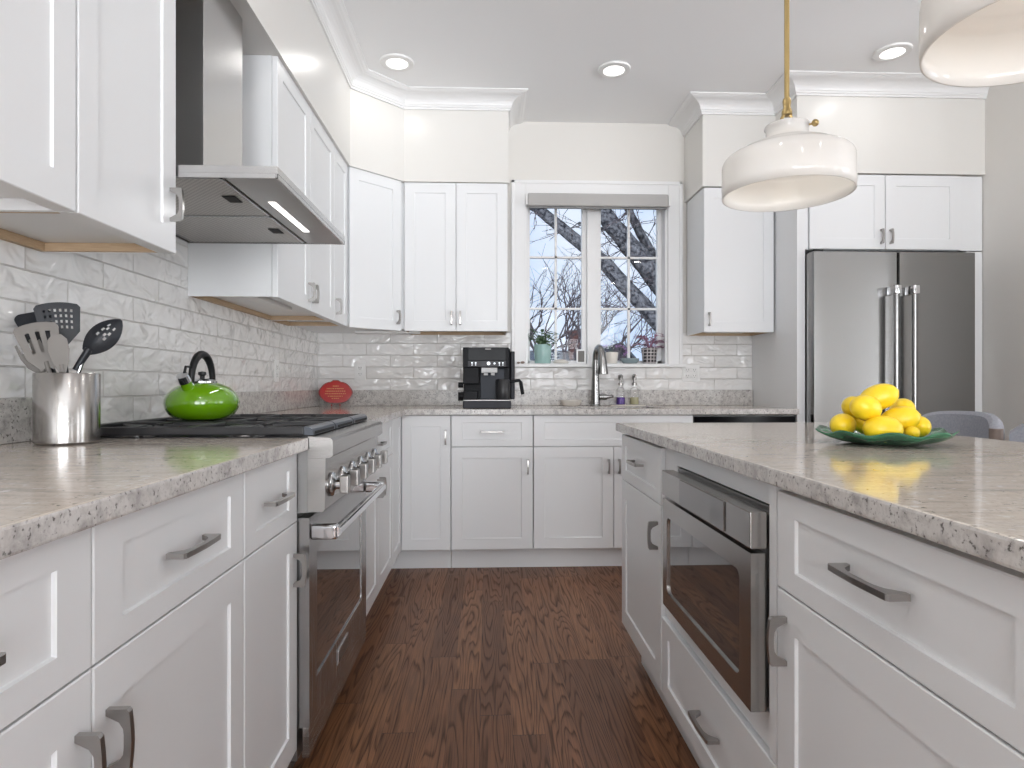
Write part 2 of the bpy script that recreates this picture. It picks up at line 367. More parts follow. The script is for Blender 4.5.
def prism(bm, pts, fn, d0, d1):
    """outline pts (2D) extruded from d0 to d1; fn(a,b,d) -> world"""
    A = [bm.verts.new(fn(a, b, d0)) for a, b in pts]; Bv = [bm.verts.new(fn(a, b, d1)) for a, b in pts]
    n = len(pts); bm.faces.new(A[::-1]); bm.faces.new(Bv)
    for i in range(n): bm.faces.new((A[i], A[(i + 1) % n], Bv[(i + 1) % n], Bv[i]))
    return bm
def ball(bm, c, r, seg=16, sc=(1, 1, 1)):
    t = bmesh.new(); bmesh.ops.create_uvsphere(t, u_segments=seg, v_segments=max(6, seg // 2), radius=r)
    add(bm, t, lambda v: Vector((c[0] + v.x * sc[0], c[1] + v.y * sc[1], c[2] + v.z * sc[2]))); return bm
def sweep(bm, path, prof, cap=True):
    """path: list of (x,y); prof: list of (out, z) ; out measured to the left-hand normal of the path, mitred corners"""
    n = len(path); P = [Vector((x, y)) for x, y in path]; nor = []
    for i in range(n - 1):
        d = (P[i + 1] - P[i]).normalized(); nor.append(Vector((d.y, -d.x)))
    rings = []
    for i in range(n):
        if i == 0: m = nor[0]
        elif i == n - 1: m = nor[-1]
        else:
            m = (nor[i - 1] + nor[i]).normalized(); m = m / max(.3, m.dot(nor[i]))
        rings.append([bm.verts.new((P[i].x + m.x * o, P[i].y + m.y * o, z)) for o, z in prof])
    for a, b_ in zip(rings[:-1], rings[1:]):
        for k in range(len(prof)): bm.faces.new((a[k], a[(k + 1) % len(prof)], b_[(k + 1) % len(prof)], b_[k]))
    if cap: bm.faces.new(rings[0]); bm.faces.new(rings[-1][::-1])
    return bm

# ------------------------------------------------------------------ cabinetry
def shaker(f, a0, a1, b0, b1, st=.062, rail=.062, t=.020):
    """one shaker front: frame round a recessed flat panel, in one mesh"""
    bm = B(); e = .0018; rec = .0055; ch = .0016
    def ring(i, c, j=None):
        j = i if j is None else j
        return [bm.verts.new(f.p(a, b, c)) for a, b in ((a0 + i, b0 + j), (a1 - i, b0 + j), (a1 - i, b1 - j), (a0 + i, b1 - j))]
    rings = [ring(0, -t), ring(0, -e), ring(e, 0), ring(st, 0, rail), ring(st + ch, -rec, rail + ch)]
    for A, Bq in zip(rings[:-1], rings[1:]):
        for k in range(4): bm.faces.new((A[k], A[(k + 1) % 4], Bq[(k + 1) % 4], Bq[k]))
    bm.faces.new(rings[-1]); bm.faces.new(rings[0][::-1])
    return bm
def pull_bm(f, a, b, L, horizontal, proj=.029, wd=.0085):
    """arched bow pull centred at (a,b) on the face"""
    h = L / 2; out = [(-h, 0), (-h, proj - .003), (-h + .004, proj), (-h * .4, proj + .002), (0, proj + .0028), (h * .4, proj + .002), (h - .004, proj), (h, proj - .003), (h, 0)]
    inn = []
    ft = min(.009, L * .10)
    for k in range(9):
        q = -1 + 2 * k / 8; inn.append((q * (h - ft), (proj - .0065) * (1 - abs(q) ** 4.5)))
    pts = out + inn[::-1]; bm = B()
    if horizontal: fn = lambda x, y, d: f.p(a + x, b + d, y)
    else: fn = lambda x, y, d: f.p(a + d, b + x, y)
    prism(bm, pts, fn, -wd / 2, wd / 2)
    bmesh.ops.bevel(bm, geom=[e for e in bm.edges if len(e.link_faces) == 2 and e.calc_face_angle(0) > .9], offset=.0013, segments=2, profile=.6, affect='EDGES'); return bm
def cabinet(name, label, f, width, z0, z1, depth, fronts, toe=True, group=None, cat='cabinet', upper=False, raw=True, name_body='carcass', open_top=False, back_panel=False):
    root = thing(name, label, cat, tuple(f.p(width / 2, 0, -depth / 2)), group); root.location.z = z0 if upper else 0
    bm = B(); g = .0008
    if upper:
        fbox(bm, f, g, width - g, z0 + .022, z1, -depth, -.0215)
        fbox(bm, f, g, width - g, z0, z0 + .0215, -.040, -.0215)   # light rail at the front
        fbox(bm, f, g, g + .004, z0, z0 + .0219, -depth, -.0405); fbox(bm, f, width - g - .004, width - g, z0, z0 + .0219, -depth, -.0405)
        obj(name_body, bm, WHITE, root)
        if raw:
            bm = B(); fbox(bm, f, g + .0045, g + .016, z0 + .001, z0 + .0215, -depth + .001, -.0405)
            fbox(bm, f, width - g - .016, width - g - .0045, z0 + .001, z0 + .0215, -depth + .001, -.0405)
            fbox(bm, f, g + .0165, width - g - .0165, z0 + .001, z0 + .0215, -depth + .001, -depth + .017)
            obj('hanging_rail', bm, RAWWOOD, root)
    else:
        if open_top:
            fbox(bm, f, g, width - g, z0 - .004, .685, -depth, -.0215); fbox(bm, f, g, width - g, .685, z1, -.045, -.0215)
            fbox(bm, f, g, g + .018, .685, z1, -depth, -.045); fbox(bm, f, width - g - .018, width - g, .685, z1, -depth, -.045)
        else: fbox(bm, f, g, width - g, z0 - .004, z1, -depth, -.0215)
        obj(name_body, bm, WHITE, root)
        if back_panel:
            bm = B(); fbox(bm, f, 0, width, .001, z1, -depth - .021, -depth - .001); obj('back_panel', bm, WHITE, root)
        if toe:
            bm = B(); fbox(bm, f, -.001, width + .001, 0.001, z0 - .0045, -depth + .02, -.075); obj('toe_kick', bm, WHITE, root)
    for fr in fronts:
        kind, a0, a1, b0, b1 = fr[:5]; rail = .062 if kind == 'door' else (.038 if b1 - b0 < .2 else .05)
        d = obj(kind, shaker(f, a0 + .0018, a1 - .0018, b0 + .0016, b1 - .0016, .062, rail), WHITE, root)
        for pl in fr[5:]:
            pa, pb, hor = pl[:3]; L = pl[3] if len(pl) > 3 else (.13 if hor else .082)
            obj('handle', pull_bm(f, pa, pb, L, hor), NICKEL, d)
    return root

ZL, ZB, ZT0 = .6995, .122, .876      # drawer line, door bottom, front top
XL = -.480; XW = -1.105; YF = 3.549; YW = 4.171; CT = .911
# left run -- frame looks along +Y with faces towards +X
fL = lambda y: FR((XL, y, 0), (0, 1, 0), (1, 0, 0))
w = 1.268 - .31
cabinet('base_cabinet', 'white base cabinet nearest on the left, two drawers above a pair of doors', fL(.31), w, ZB, .878, .622,
        [('drawer', 0, .479, ZL, ZT0, (.24, .787, True)), ('drawer', .479, w, ZL, ZT0, (.719, .787, True)),
         ('door', 0, .479, ZB, ZL, (.449, .594, False)), ('door', .479, w, ZB, ZL, (.509, .594, False))])
w = 1.618 - 1.270
cabinet('base_cabinet', 'narrow white base cabinet with one drawer and one door, left of the range', fL(1.270), w, ZB, .878, .622,
        [('drawer', 0, w, ZL, ZT0, (w / 2, .787, True)), ('door', 0, w, ZB, ZL, (w - .03, .585, False))])
w = 3.232 - 2.388
cabinet('base_cabinet', 'white base cabinet beyond the range, wide drawer over two doors', fL(2.388), w, ZB, .878, .622,
        [('drawer', 0, w, ZL, ZT0, (w / 2, .787, True)), ('door', 0, w / 2, ZB, ZL, (w / 2 - .03, .594, False)), ('door', w / 2, w, ZB, ZL, (w / 2 + .03, .594, False))])
# corner cabinet with two full-height leaves
root = thing('corner_base_cabinet', 'white corner base cabinet with tall folding doors, between range run and sink wall', 'cabinet', (-.8, 3.85, 0))
bm = B(); outline = [(XW + .002, 3.234), (XL - .0215, 3.234), (XL - .0215, YF + .0215), (-.204, YF + .0215), (-.204, YW - .002), (XW + .002, YW - .002)]
prism(bm, outline, lambda a, b, d: Vector((a, b, d)), ZB - .004, .878); obj('carcass', bm, WHITE, root)
bm = B(); ol = [(XW + .02, 3.236), (XL - .075, 3.236), (XL - .075, YF + .075), (-.206, YF + .075), (-.206, YW - .02), (XW + .02, YW - .02)]
prism(bm, ol, lambda a, b, d: Vector((a, b, d)), .001, ZB - .0045); obj('toe_kick', bm, WHITE, root)
f = fL(3.234); obj('door', shaker(f, .002, YF - 3.234 - .002, ZB, ZT0, .055, .062), WHITE, root)
fB = lambda x: FR((x, YF, 0), (1, 0, 0), (0, -1, 0))
f = fB(XL + .002); wd = -.204 - XL - .002
d = obj('door', shaker(f, .001, wd - .002, ZB, ZT0, .055, .062), WHITE, root); obj('handle', pull_bm(f, wd - .028, .755, .082, False), NICKEL, d)
# back run
w = .4605
cabinet('base_cabinet', 'white base cabinet with one drawer and one door under the coffee machine', fB(-.2025), w, ZB, .878, .620,
        [('drawer', 0, w, ZL, ZT0, (w / 2, .785, True)), ('door', 0, w, ZB, ZL, (w - .03, .588, False))])
w = .914 - .004
cabinet('sink_cabinet', 'wide white sink cabinet, blank false front over a pair of doors', fB(.260), w, ZB, .878, .620,
        [('drawer', 0, w, ZL, ZT0), ('door', 0, w / 2, ZB, ZL, (w / 2 - .03, .588, False)), ('door', w / 2, w, ZB, ZL, (w / 2 + .03, .588, False))], open_top=True)
# dishwasher
root = thing('dishwasher', 'steel dishwasher with black control strip, right of the sink cabinet', 'dishwasher', (1.47, 3.86, 0))
bm = B(); box(bm, 1.176, 1.766, 3.575, 4.16, .10, .872, .002); obj('tub', bm, DKSTEEL, root)
bm = B(); box(bm, 1.178, 1.764, 3.545, 3.5745, .125, .82, .004); dd = obj('door', bm, STEEL, root)
bm = B(); tube(bm, [(1.23, 3.544, .775), (1.23, 3.505, .775), (1.71, 3.505, .775), (1.71, 3.544, .775)], .009); obj('handle', bm, STEEL, dd, smooth=True)
bm = B(); box(bm, 1.178, 1.764, 3.556, 3.5745, .822, .868, .002); obj('control_strip', bm, GLOSSBLACK, root)
bm = B(); box(bm, 1.18, 1.762, 3.60, 3.62, .001, .099); obj('toe_kick', bm, GAP, root)

# ---- island
XI = .504; fI = lambda y: FR((XI, y, 0), (0, -1, 0), (-1, 0, 0)); ZBI = .155; ZLI = .694
w = 2.352 - 1.815
cabinet('island_cabinet', 'white island cabinet at the far end, small drawer over one door', fI(2.352), w, ZBI, .8705, .54,
        [('drawer', 0, w, ZLI, .862, (w / 2, .785, True)), ('door', 0, w, ZBI, ZLI, (w - .035, .60, False))], back_panel=True)
w = 1.812 - 1.085; f = fI(1.812)
root = thing('microwave_cabinet', 'white island cabinet holding the drawer microwave, one low drawer at the bottom', 'cabinet', tuple(f.p(w / 2, 0, -.27)))
bm = B()
fbox(bm, f, .0008, .116, .38, .870, -.54, -.012); fbox(bm, f, w - .028, w - .0008, .38, .870, -.54, -.001)
fbox(bm, f, .1165, w - .0285, .826, .870, -.54, -.012); fbox(bm, f, .1165, w - .0285, .38, .444, -.54, -.012)
fbox(bm, f, .0008, w - .0008, ZBI - .004, .3795, -.54, -.0215); fbox(bm, f, .1165, w - .0285, .4445, .8255, -.54, -.52)
obj('carcass', bm, WHITE, root)
bm = B(); fbox(bm, f, .0008, w - .0008, .001, ZBI - .0045, -.52, -.075); obj('toe_kick', bm, WHITE, root)
bm = B(); fbox(bm, f, 0, w, .001, .870, -.561, -.541); obj('back_panel', bm, WHITE, root)
d = obj('drawer', shaker(f, .002, w - .002, ZBI, .376, .062, .045), WHITE, root); obj('handle', pull_bm(f, w / 2 + .03, .268, .13, True), NICKEL, d)
w = 1.082 - .52
cabinet('island_cabinet', 'white island cabinet nearest on the right, wide drawer over one door', fI(1.082), w, ZBI, .8705, .54,
        [('drawer', 0, w, ZLI, .862, (w * .5, .79, True, .135)), ('door', 0, w, ZBI, ZLI, (.034, .612, False))], back_panel=True)

# microwave
root = thing('microwave_oven', 'stainless drawer microwave with dark glass window built into the island', 'microwave', (.72, 1.44, .445)); f = fI(1.692)
mw = 1.692 - 1.118
bm = B(); fbox(bm, f, .004, mw - .004, .449, .822, -.515, -.0125, .002); fbox(bm, f, .01, mw - .01, .46, .81, -.0125, -.0005); obj('cavity', bm, DKSTEEL, root)
bm = B(); fbox(bm, f, 0, mw, .749, .815, 0, .032, .002); ct = obj('control_panel', bm, MICRO, root)
bm = B(); fbox(bm, f, mw * .28, mw * .79, .753, .8125, .0322, .0345, .001); obj('touch_display', bm, mat('smoked_steel_panel', (.26, .25, .245), .12, 1.0), ct)
bm = B(); fa = [(0.0, .452), (mw, .452), (mw, .742), (0, .742)]
f2 = f
def door_with_hole(bm, f, a0, a1, b0, b1, i0, i1, j0, j1, c0, c1, rr=.018, seg=5):
    outer = []; inner = []
    cs = [(i1 - rr, j1 - rr, 0), (i0 + rr, j1 - rr, 90), (i0 + rr, j0 + rr, 180), (i1 - rr, j0 + rr, 270)]
    oc = [(a1, b1), (a0, b1), (a0, b0), (a1, b0)]
    rings = []
    for cx, cy, s in cs:
        rings.append([(cx + rr * math.cos(math.radians(s + 90 * k / seg)), cy + rr * math.sin(math.radians(s + 90 * k / seg))) for k in range(seg + 1)])
    for c, flip in ((c1, 0), (c0, 1)):
        O = [bm.verts.new(f.p(x, y, c)) for x, y in oc]; I = [[bm.verts.new(f.p(x, y, c)) for x, y in r] for r in rings]
        for q in range(4):
            for k in range(seg): bm.faces.new((O[q], I[q][k], I[q][k + 1]))
            nq = (q + 1) % 4; bm.faces.new((O[q], I[q][-1], I[nq][0], O[nq]))
        outer.append(O); inner.append([v for r in I for v in r])
    for q in range(4): bm.faces.new((outer[0][q], outer[0][(q + 1) % 4], outer[1][(q + 1) % 4], outer[1][q]))
    m = len(inner[0])
    for q in range(m): bm.faces.new((inner[0][q], inner[0][(q + 1) % m], inner[1][(q + 1) % m], inner[1][q]))
bm = B(); door_with_hole(bm, f, 0, mw - .004, .454, .740, .035, mw - .056, .495, .695, 0, .029)
dr = obj('door', bm, MICRO, root)
bm = B(); fbox(bm, f, .030, mw - .050, .488, .702, .004, .024, .001); obj('window_glass', bm, OVENGLASS, dr)

# ---- worktops
def slab(bm, outline, z0, z1, bev=.004):
    t = bmesh.new(); prism(t, outline, lambda a, b, d: Vector((a, b, d)), z0, z1)
    bmesh.ops.recalc_face_normals(t, faces=t.faces)
    es = [e for e in t.edges if abs(e.verts[0].co.z - e.verts[1].co.z) < 1e-5]
    bmesh.ops.bevel(t, geom=es, offset=bev, segments=2, profile=.6, affect='EDGES')
    t.normal_update()
    for fc in t.faces:
        if abs(fc.normal.z) < .5: fc.material_index = 1
    add(bm, t)
XE = -.4525; YE = 3.522
bm = B(); slab(bm, [(XW + .001, .29), (XE, .29), (XE, 1.617), (XW + .001, 1.617)], .8795, CT)
obj('worktop', bm, [GRANITE, GRANITE_E], label='cream granite worktop slab in the left foreground under the utensil crock', cat='worktop')
SX0, SX1, SY0, SY1 = .42, 1.02, 3.64, 4.02
bm = B()
slab(bm, [(XW + .001, 2.388), (XE, 2.388), (XE, YE - .03), (XE + .03, YE), (SX0, YE), (SX0, YW - .001), (XW + .001, YW - .001)], .8795, CT, .003)
slab(bm, [(SX0, YE), (SX1, YE), (SX1, SY0), (SX0, SY0)], .8795, CT, .003)
slab(bm, [(SX0, SY1), (SX1, SY1), (SX1, YW - .001), (SX0, YW - .001)], .8795, CT, .003)
slab(bm, [(SX1, YE), (1.771, YE), (1.771, YW - .001), (SX1, YW - .001)], .8795, CT, .003)
obj('worktop', bm, [GRANITE, GRANITE_E], label='L-shaped granite worktop under the window, from the range to the fridge panel', cat='worktop')
bm = B(); slab(bm, [(.4855, .50), (1.333, .50), (1.333, 2.372), (.4855, 2.372)], .872, .902)
obj('island_worktop', bm, [GRANITE, GRANITE_E], label='large granite island top under the green plate of lemons', cat='worktop')
# upstands: left near, left far + back
for nm, ol, lb in (('granite_upstand', [(XW + .001, .29), (XW + .021, .29), (XW + .021, 1.617), (XW + .001, 1.617)], 'granite upstand strip behind the utensil crock'),
               ('granite_upstand', [(XW + .001, 2.388), (XW + .021, 2.388), (XW + .021, YW - .021), (1.771, YW - .021), (1.771, YW - .001), (XW + .001, YW - .001)], 'L-shaped granite upstand round the back corner and below the window')):
    bm = B(); slab(bm, ol, CT + .0005, 1.015, .002); obj(nm, bm, [GRANITE_E, GRANITE_E], label=lb, cat='upstand')

# ---- upper cabinets
ZU, ZUT = 1.373, 2.268; XU = -.777; YU = 3.823
fU = lambda y: FR((XU, y, 0), (0, 1, 0), (1, 0, 0))
w = 1.613 - 1.232
cabinet('wall_cabinet', 'white single-door wall cabinet in front of the range hood, pull on its far edge', fU(1.232), w, ZU, ZUT, .326, [('door', 0, w, ZU - .003, ZUT, (w - .03, 1.487, False))], upper=True)
w = 1.229 - .75
cabinet('wall_cabinet', 'white wall cabinet nearest the camera at the top left corner', fU(.75), w, ZU, ZUT, .326, [('door', 0, w, ZU - .003, ZUT)], upper=True, raw=False)
w = 3.245 - 2.376
cabinet('wall_cabinet', 'white two-door wall cabinet just beyond the range hood', fU(2.376), w, ZU, ZUT, .326, [('door', 0, w / 2, ZU - .003, ZUT, (w / 2 - .03, 1.45, False)), ('door', w / 2, w, ZU - .003, ZUT, (w / 2 + .03, 1.45, False))], upper=True)
w = 3.552 - 3.247
cabinet('wall_cabinet', 'slim single-door white wall cabinet between the hood-side pair and the diagonal corner', fU(3.247), w, ZU, ZUT, .326, [('door', 0, w, ZU - .003, ZUT, (.035, 1.45, False))], upper=True)
# diagonal corner
P0 = Vector((XU, 3.556, 0)); P1 = Vector((-.505, YU, 0)); dv = (P1 - P0); wdg = dv.length; du = dv.normalized(); dn = Vector((du.y, -du.x, 0))
root = thing('corner_wall_cabinet', 'white diagonal corner wall cabinet with one door, above the red plaque', 'cabinet', (-.85, 3.9, ZU))
bk = .0215
bm = B(); prism(bm, [(XW + .002, 3.554), (P0.x - bk, 3.554), (P0.x - bk, P0.y + .008), (P1.x - .008, P1.y + bk), (-.503, P1.y + bk), (-.503, YW - .002), (XW + .002, YW - .002)], lambda a, b, d: Vector((a, b, d)), ZU + .012, ZUT); obj('carcass', bm, WHITE, root)
f = FR(P0, du, dn); d = obj('door', shaker(f, .012, wdg - .012, ZU - .003, ZUT), WHITE, root); obj('handle', pull_bm(f, wdg - .045, 1.45, .082, False), NICKEL, d)
fUB = lambda x: FR((x, YU, 0), (1, 0, 0), (0, -1, 0))
w = .124 + .500
cabinet('wall_cabinet', 'white two-door wall cabinet left of the window, above the coffee machine', fUB(-.500), w, ZU, ZUT, .326, [('door', 0, w / 2, ZU - .003, ZUT, (w / 2 - .026, 1.45, False)), ('door', w / 2, w, ZU - .003, ZUT, (w / 2 + .026, 1.45, False))], upper=True)
w = 1.768 - 1.326
cabinet('wall_cabinet', 'white single-door wall cabinet right of the window behind the pendant', fUB(1.326), w, ZU, ZUT - .01, .326, [('door', 0, w - .004, ZU - .003, ZUT - .01, (.032, 1.45, False))], upper=True)
# over-fridge cabinet
YFR = 3.552; w = 2.737 - 1.845; f = FR((1.845, YFR, 0), (1, 0, 0), (0, -1, 0))
root = thing('fridge_wall_cabinet', 'white two-door cabinet above the refrigerator, with tall panels down both its sides', 'cabinet', (2.29, 3.86, 1.825))
bm = B(); fbox(bm, f, .0, w, 1.826, 2.258, -.615, -.0215); obj('carcass', bm, WHITE, root)
for a0, a1, pa in ((0, w / 2, w / 2 - .028), (w / 2, w, w / 2 + .028)):
    d = obj('door', shaker(f, a0 + .002, a1 - .002, 1.828, 2.256), WHITE, root); obj('handle', pull_bm(f, pa, 1.90, .085, False), NICKEL, d)
bm = B(); box(bm, 1.774, 1.821, YFR + .003, YW - .002, .001, 2.262, .001); obj('side_panel', bm, WHITE, root)
bm = B(); box(bm, 1.8215, 1.8435, YFR + .012, YFR + .03, 1.826, 2.258, .001); obj('filler_strip', bm, WHITE, root)
bm = B(); box(bm, 2.775, 2.789, YFR + .003, YW - .002, .001, 1.820, .001); obj('side_panel', bm, WHITE, root)
bm = B(); box(bm, 2.740, 2.876, YFR + .012, YFR + .03, 1.826, 2.258, .001); box(bm, 2.79, 2.876, YFR + .012, YFR + .03, .001, 1.820, .001); obj('filler_strip', bm, WHITE, root)

# ------------------------------------------------------------------ room shell
ZC = 2.788; XR = 2.88; XF = 5.2; YR = -3.5; YE2 = 2.6
bm = B(); box(bm, -1.3, XF + .2, YR - .2, YW + .2, -.12, 0); struct('floor', bm, FLOOR)
bm = B(); box(bm, -1.3, XF + .2, YR - .2, YW + .25, ZC, ZC + .15); struct('ceiling', bm, CEIL)
bm = B(); box(bm, XW - .15, XW, YR - .2, YW + .25, 0, ZC); wl = struct('wall_left', bm, WALL)
bm = B(); box(bm, XW, XW + .0008, .0, YW, .90, 1.60); struct('tile_backsplash', bm, TILE_Y, wl)
WX0, WX1, WZ0, WZ1 = .255, 1.200, 1.190, 2.300
def wall_hole(bm, x0, x1, z0, z1, hx0, hx1, hz0, hz1, fn):
    for a, b_, c, d_ in ((x0, hx0, z0, z1), (hx1, x1, z0, z1), (hx0, hx1, z0, hz0), (hx0, hx1, hz1, z1)): fn(bm, a, b_, c, d_)
bm = B(); wall_hole(bm, XW - .15, XF + .2, 0, ZC, WX0, WX1, WZ0 - .02, WZ1, lambda m, a, b_, c, d_: box(m, a, b_, YW, YW + .18, c, d_)); wb = struct('wall_back', bm, WALL)
bm = B(); box(bm, XW + .001, WX0 - .09, YW - .0008, YW, .90, 1.40); box(bm, WX0 - .09, WX1 + .09, YW - .0008, YW, .90, 1.168); box(bm, WX1 + .09, 1.7735, YW - .0008, YW, .90, 1.40)
struct('tile_backsplash', bm, TILE_X, wb)
bm = B(); box(bm, XR, XR + .12, YE2, YW, 0, ZC); struct('wall_right', bm, WALL)
# living side behind the camera: rear wall and far right wall with tall windows
def big_window(n, fn_wall, a0, a1, z0, z1, hz):
    pass
RW = [(-.7, .75), (1.05, 2.5), (4.3, 4.8)]
bm = B(); xs = [XW - .15] + [v for p in RW for v in p] + [XF + .2]
for i in range(0, len(xs), 2): box(bm, xs[i], xs[i + 1], YR - .15, YR, 0, ZC)
for a, b_ in RW: box(bm, a, b_, YR - .15, YR, 0, .35); box(bm, a, b_, YR - .15, YR, 2.55, ZC)
struct('wall_rear', bm, WALL)
SWN = [(-1.25, -.62), (.4, 1.7)]
bm = B(); ys = [YR - .15] + [v for p in SWN for v in p] + [YW]
for i in range(0, len(ys), 2): box(bm, XF, XF + .15, ys[i], ys[i + 1], 0, ZC)
for a, b_ in SWN: box(bm, XF, XF + .15, a, b_, 0, .35); box(bm, XF, XF + .15, a, b_, 2.55, ZC)
struct('wall_far_right', bm, WALL)
wn = 2
def frame_window(axis, a0, a1, pos):
    global wn
    bm = B(); t = .05
    def q(u0, u1, z0, z1):
        if axis == 'x': box(bm, u0, u1, pos - .06, pos, z0, z1)
        else: box(bm, pos, pos + .06, u0, u1, z0, z1)
    for u in (a0, a1 - t, (a0 + a1) / 2 - t / 2): q(u, u + t, .35, 2.55)
    for z in (.35, 2.50, 1.7): q(a0, a1, z, z + t)
    struct('window_%d' % wn, bm, TRIM); wn += 1
for a, b_ in RW: frame_window('x', a, b_, YR - .03)
for a, b_ in SWN: frame_window('y', a, b_, XF + .03)
# portals so the sky light through the openings is sampled well (they give no light themselves)
def portal(name, loc, rot, sx, sz):
    l = bpy.data.lights.new(name, 'AREA'); l.shape = 'RECTANGLE'; l.size = sx; l.size_y = sz; l.cycles.is_portal = True
    o = bpy.data.objects.new(name, l); COL.objects.link(o); o.location = loc; o.rotation_euler = rot
for a, b_ in RW: portal('sky_portal', ((a + b_) / 2, YR - .16, 1.45), (math.pi / 2, 0, 0), b_ - a, 2.2)
for a, b_ in SWN: portal('sky_portal', (XF + .16, (a + b_) / 2, 1.45), (math.pi / 2, 0, math.pi / 2), b_ - a, 2.2)
portal('sky_portal', ((WX0 + WX1) / 2, YW + .19, (WZ0 + WZ1) / 2), (-math.pi / 2, 0, 0), WX1 - WX0, WZ1 - WZ0)

# soffits above the cabinets and over the hood (one bulkhead following the fronts)
XS = -.765; YS = 3.815
bm = B(); ol = [(XW + .0005, .0), (XS, .0), (XS, 3.553), (-.500, YS), (.129, YS), (.129, YW - .0005), (XW + .0005, YW - .0005)]
prism(bm, ol, lambda a, b, d: Vector((a, b, d)), ZUT + .001, ZC - .0005); struct('wall_soffit_left', bm, SOFFIT)
bm = B(); ol = [(1.316, YS), (1.770, YS), (1.770, YFR - .006), (XR - .0005, YFR - .006), (XR - .0005, YW - .0005), (1.316, YW - .0005)]
prism(bm, ol, lambda a, b, d: Vector((a, b, d)), 2.263, ZC - .0005); struct('wall_soffit_right', bm, SOFFIT)
# crown moulding: stepped cove profile (out, z), path so that "out" is into the room
zc = ZC - .0006
CP = [(0.0002, zc - .088), (.010, zc - .088), (.010, zc - .078), (.016, zc - .074), (.016, zc - .066)]
for k in range(7):
    a = math.radians(90 * k / 6); CP.append((.020 + .062 * (1 - math.cos(a)), zc - .062 + .044 * math.sin(a)))
CP += [(.086, zc - .016), (.096, zc - .014), (.104, zc - .009), (.112, zc - .007), (.112, zc), (.0002, zc)]
bm = B(); sweep(bm, [(XS, .0), (XS, 3.553), (-.500, YS), (.129, YS), (.129, YW - .001)], CP); struct('trim_1', bm, TRIM)
bm = B(); sweep(bm, [(1.316, YW - .001), (1.316, YS), (1.770, YS), (1.770, YFR - .006), (XR - .001, YFR - .006)], CP); struct('trim_2', bm, TRIM)

# ---- kitchen window
bm = B()
cw = .088
def casing(m, x0, x1, z0, z1): box(m, x0, x1, YW - .020, YW - .0005, z0, z1, .003)
casing(bm, WX0 - cw, WX0, WZ0 - .004, WZ1 + .088); casing(bm, WX1, WX1 + cw, WZ0 - .004, WZ1 + .088); casing(bm, WX0, WX1, WZ1, WZ1 + .088)
for (x0, x1, z0, z1) in ((WX0 - cw - .008, WX0 - cw + .014, WZ0 - .004, WZ1 + .096), (WX1 + cw - .014, WX1 + cw + .008, WZ0 - .004, WZ1 + .096), (WX0 - cw - .008, WX1 + cw + .008, WZ1 + .074, WZ1 + .096)):
    box(bm, x0, x1, YW - .028, YW - .0005, z0, z1, .004)
window = struct('window_1', bm, TRIM)
bm = B()  # jambs
for (x0, x1, z0, z1) in ((WX0, WX0 + .014, WZ0, WZ1), (WX1 - .014, WX1, WZ0, WZ1), (WX0, WX1, WZ1 - .014, WZ1)): box(bm, x0, x1, YW, YW + .17, z0, z1)
struct('window_jamb', bm, TRIM, window)
bm = B(); box(bm, WX0 - cw - .02, WX1 + cw + .025, YW - .045, YW + .0, WZ0 - .026, WZ0 - .004, .004); box(bm, WX0, WX1, YW - .002, YW + .17, WZ0 - .026, WZ0, .001)
struct('window_sill', bm, TRIM, window)
ys0, ys1 = YW + .085, YW + .125
bm = B(); box(bm, .672, .752, YW + .06, YW + .17, WZ0, WZ1 - .014, .003); struct('window_mullion', bm, TRIM, window)
for (x0, x1) in ((WX0 + .014, .672), (.752, WX1 - .014)):
    bm = B(); t = .032 if x0 < .5 else .030
    box(bm, x0, x0 + t * .6, ys0, ys1, WZ0, WZ1 - .014, .002); box(bm, x1 - t, x1, ys0, ys1, WZ0, WZ1 - .014, .002)
    box(bm, x0, x1, ys0, ys1, WZ0, WZ0 + .022, .002); box(bm, x0, x1, ys0, ys1, WZ1 - .046, WZ1 - .014, .002)
    xm = (x0 + t * .6 + x1 - t) / 2; box(bm, xm - .008, xm + .008, ys0 + .008, ys1 - .008, WZ0, WZ1 - .03)
    for z in (1.564, 1.912): box(bm, x0, x1, ys0 + .008, ys1 - .008, z - .007, z + .007)
    s = struct('window_sash', bm, TRIM, window)
    bm = B(); box(bm, x0 + .004, x1 - .004, ys0 + .018, ys0 + .022, WZ0 + .005, WZ1 - .02); struct('window_pane', bm, PANE, s)
# roller shade
root = thing('roller_shade', 'grey fabric roller shade rolled up at the top of the window', 'blind', ((WX0 + WX1) / 2, YW, 2.21))
bm = B(); box(bm, WX0 + .008, WX1 - .010, YW - .072, YW - .021, 2.214, 2.298, .012, 3); obj('cassette', bm, SHADE, root)
bm = B(); box(bm, WX0 + .018, WX1 - .02, YW - .060, YW - .040, 2.202, 2.2135, .003); obj('bottom_bar', bm, mat('grey_metal_bar', (.18, .18, .18), .4, .6), root)
for a, b_ in ((WX0 - .004, WX0 + .0075), (WX1 - .0095, WX1 + .006)):
    bm = B(); box(bm, a, b_, YW - .070, YW - .021, 2.222, 2.294, .003); obj('end_cap', bm, PLATE, root)

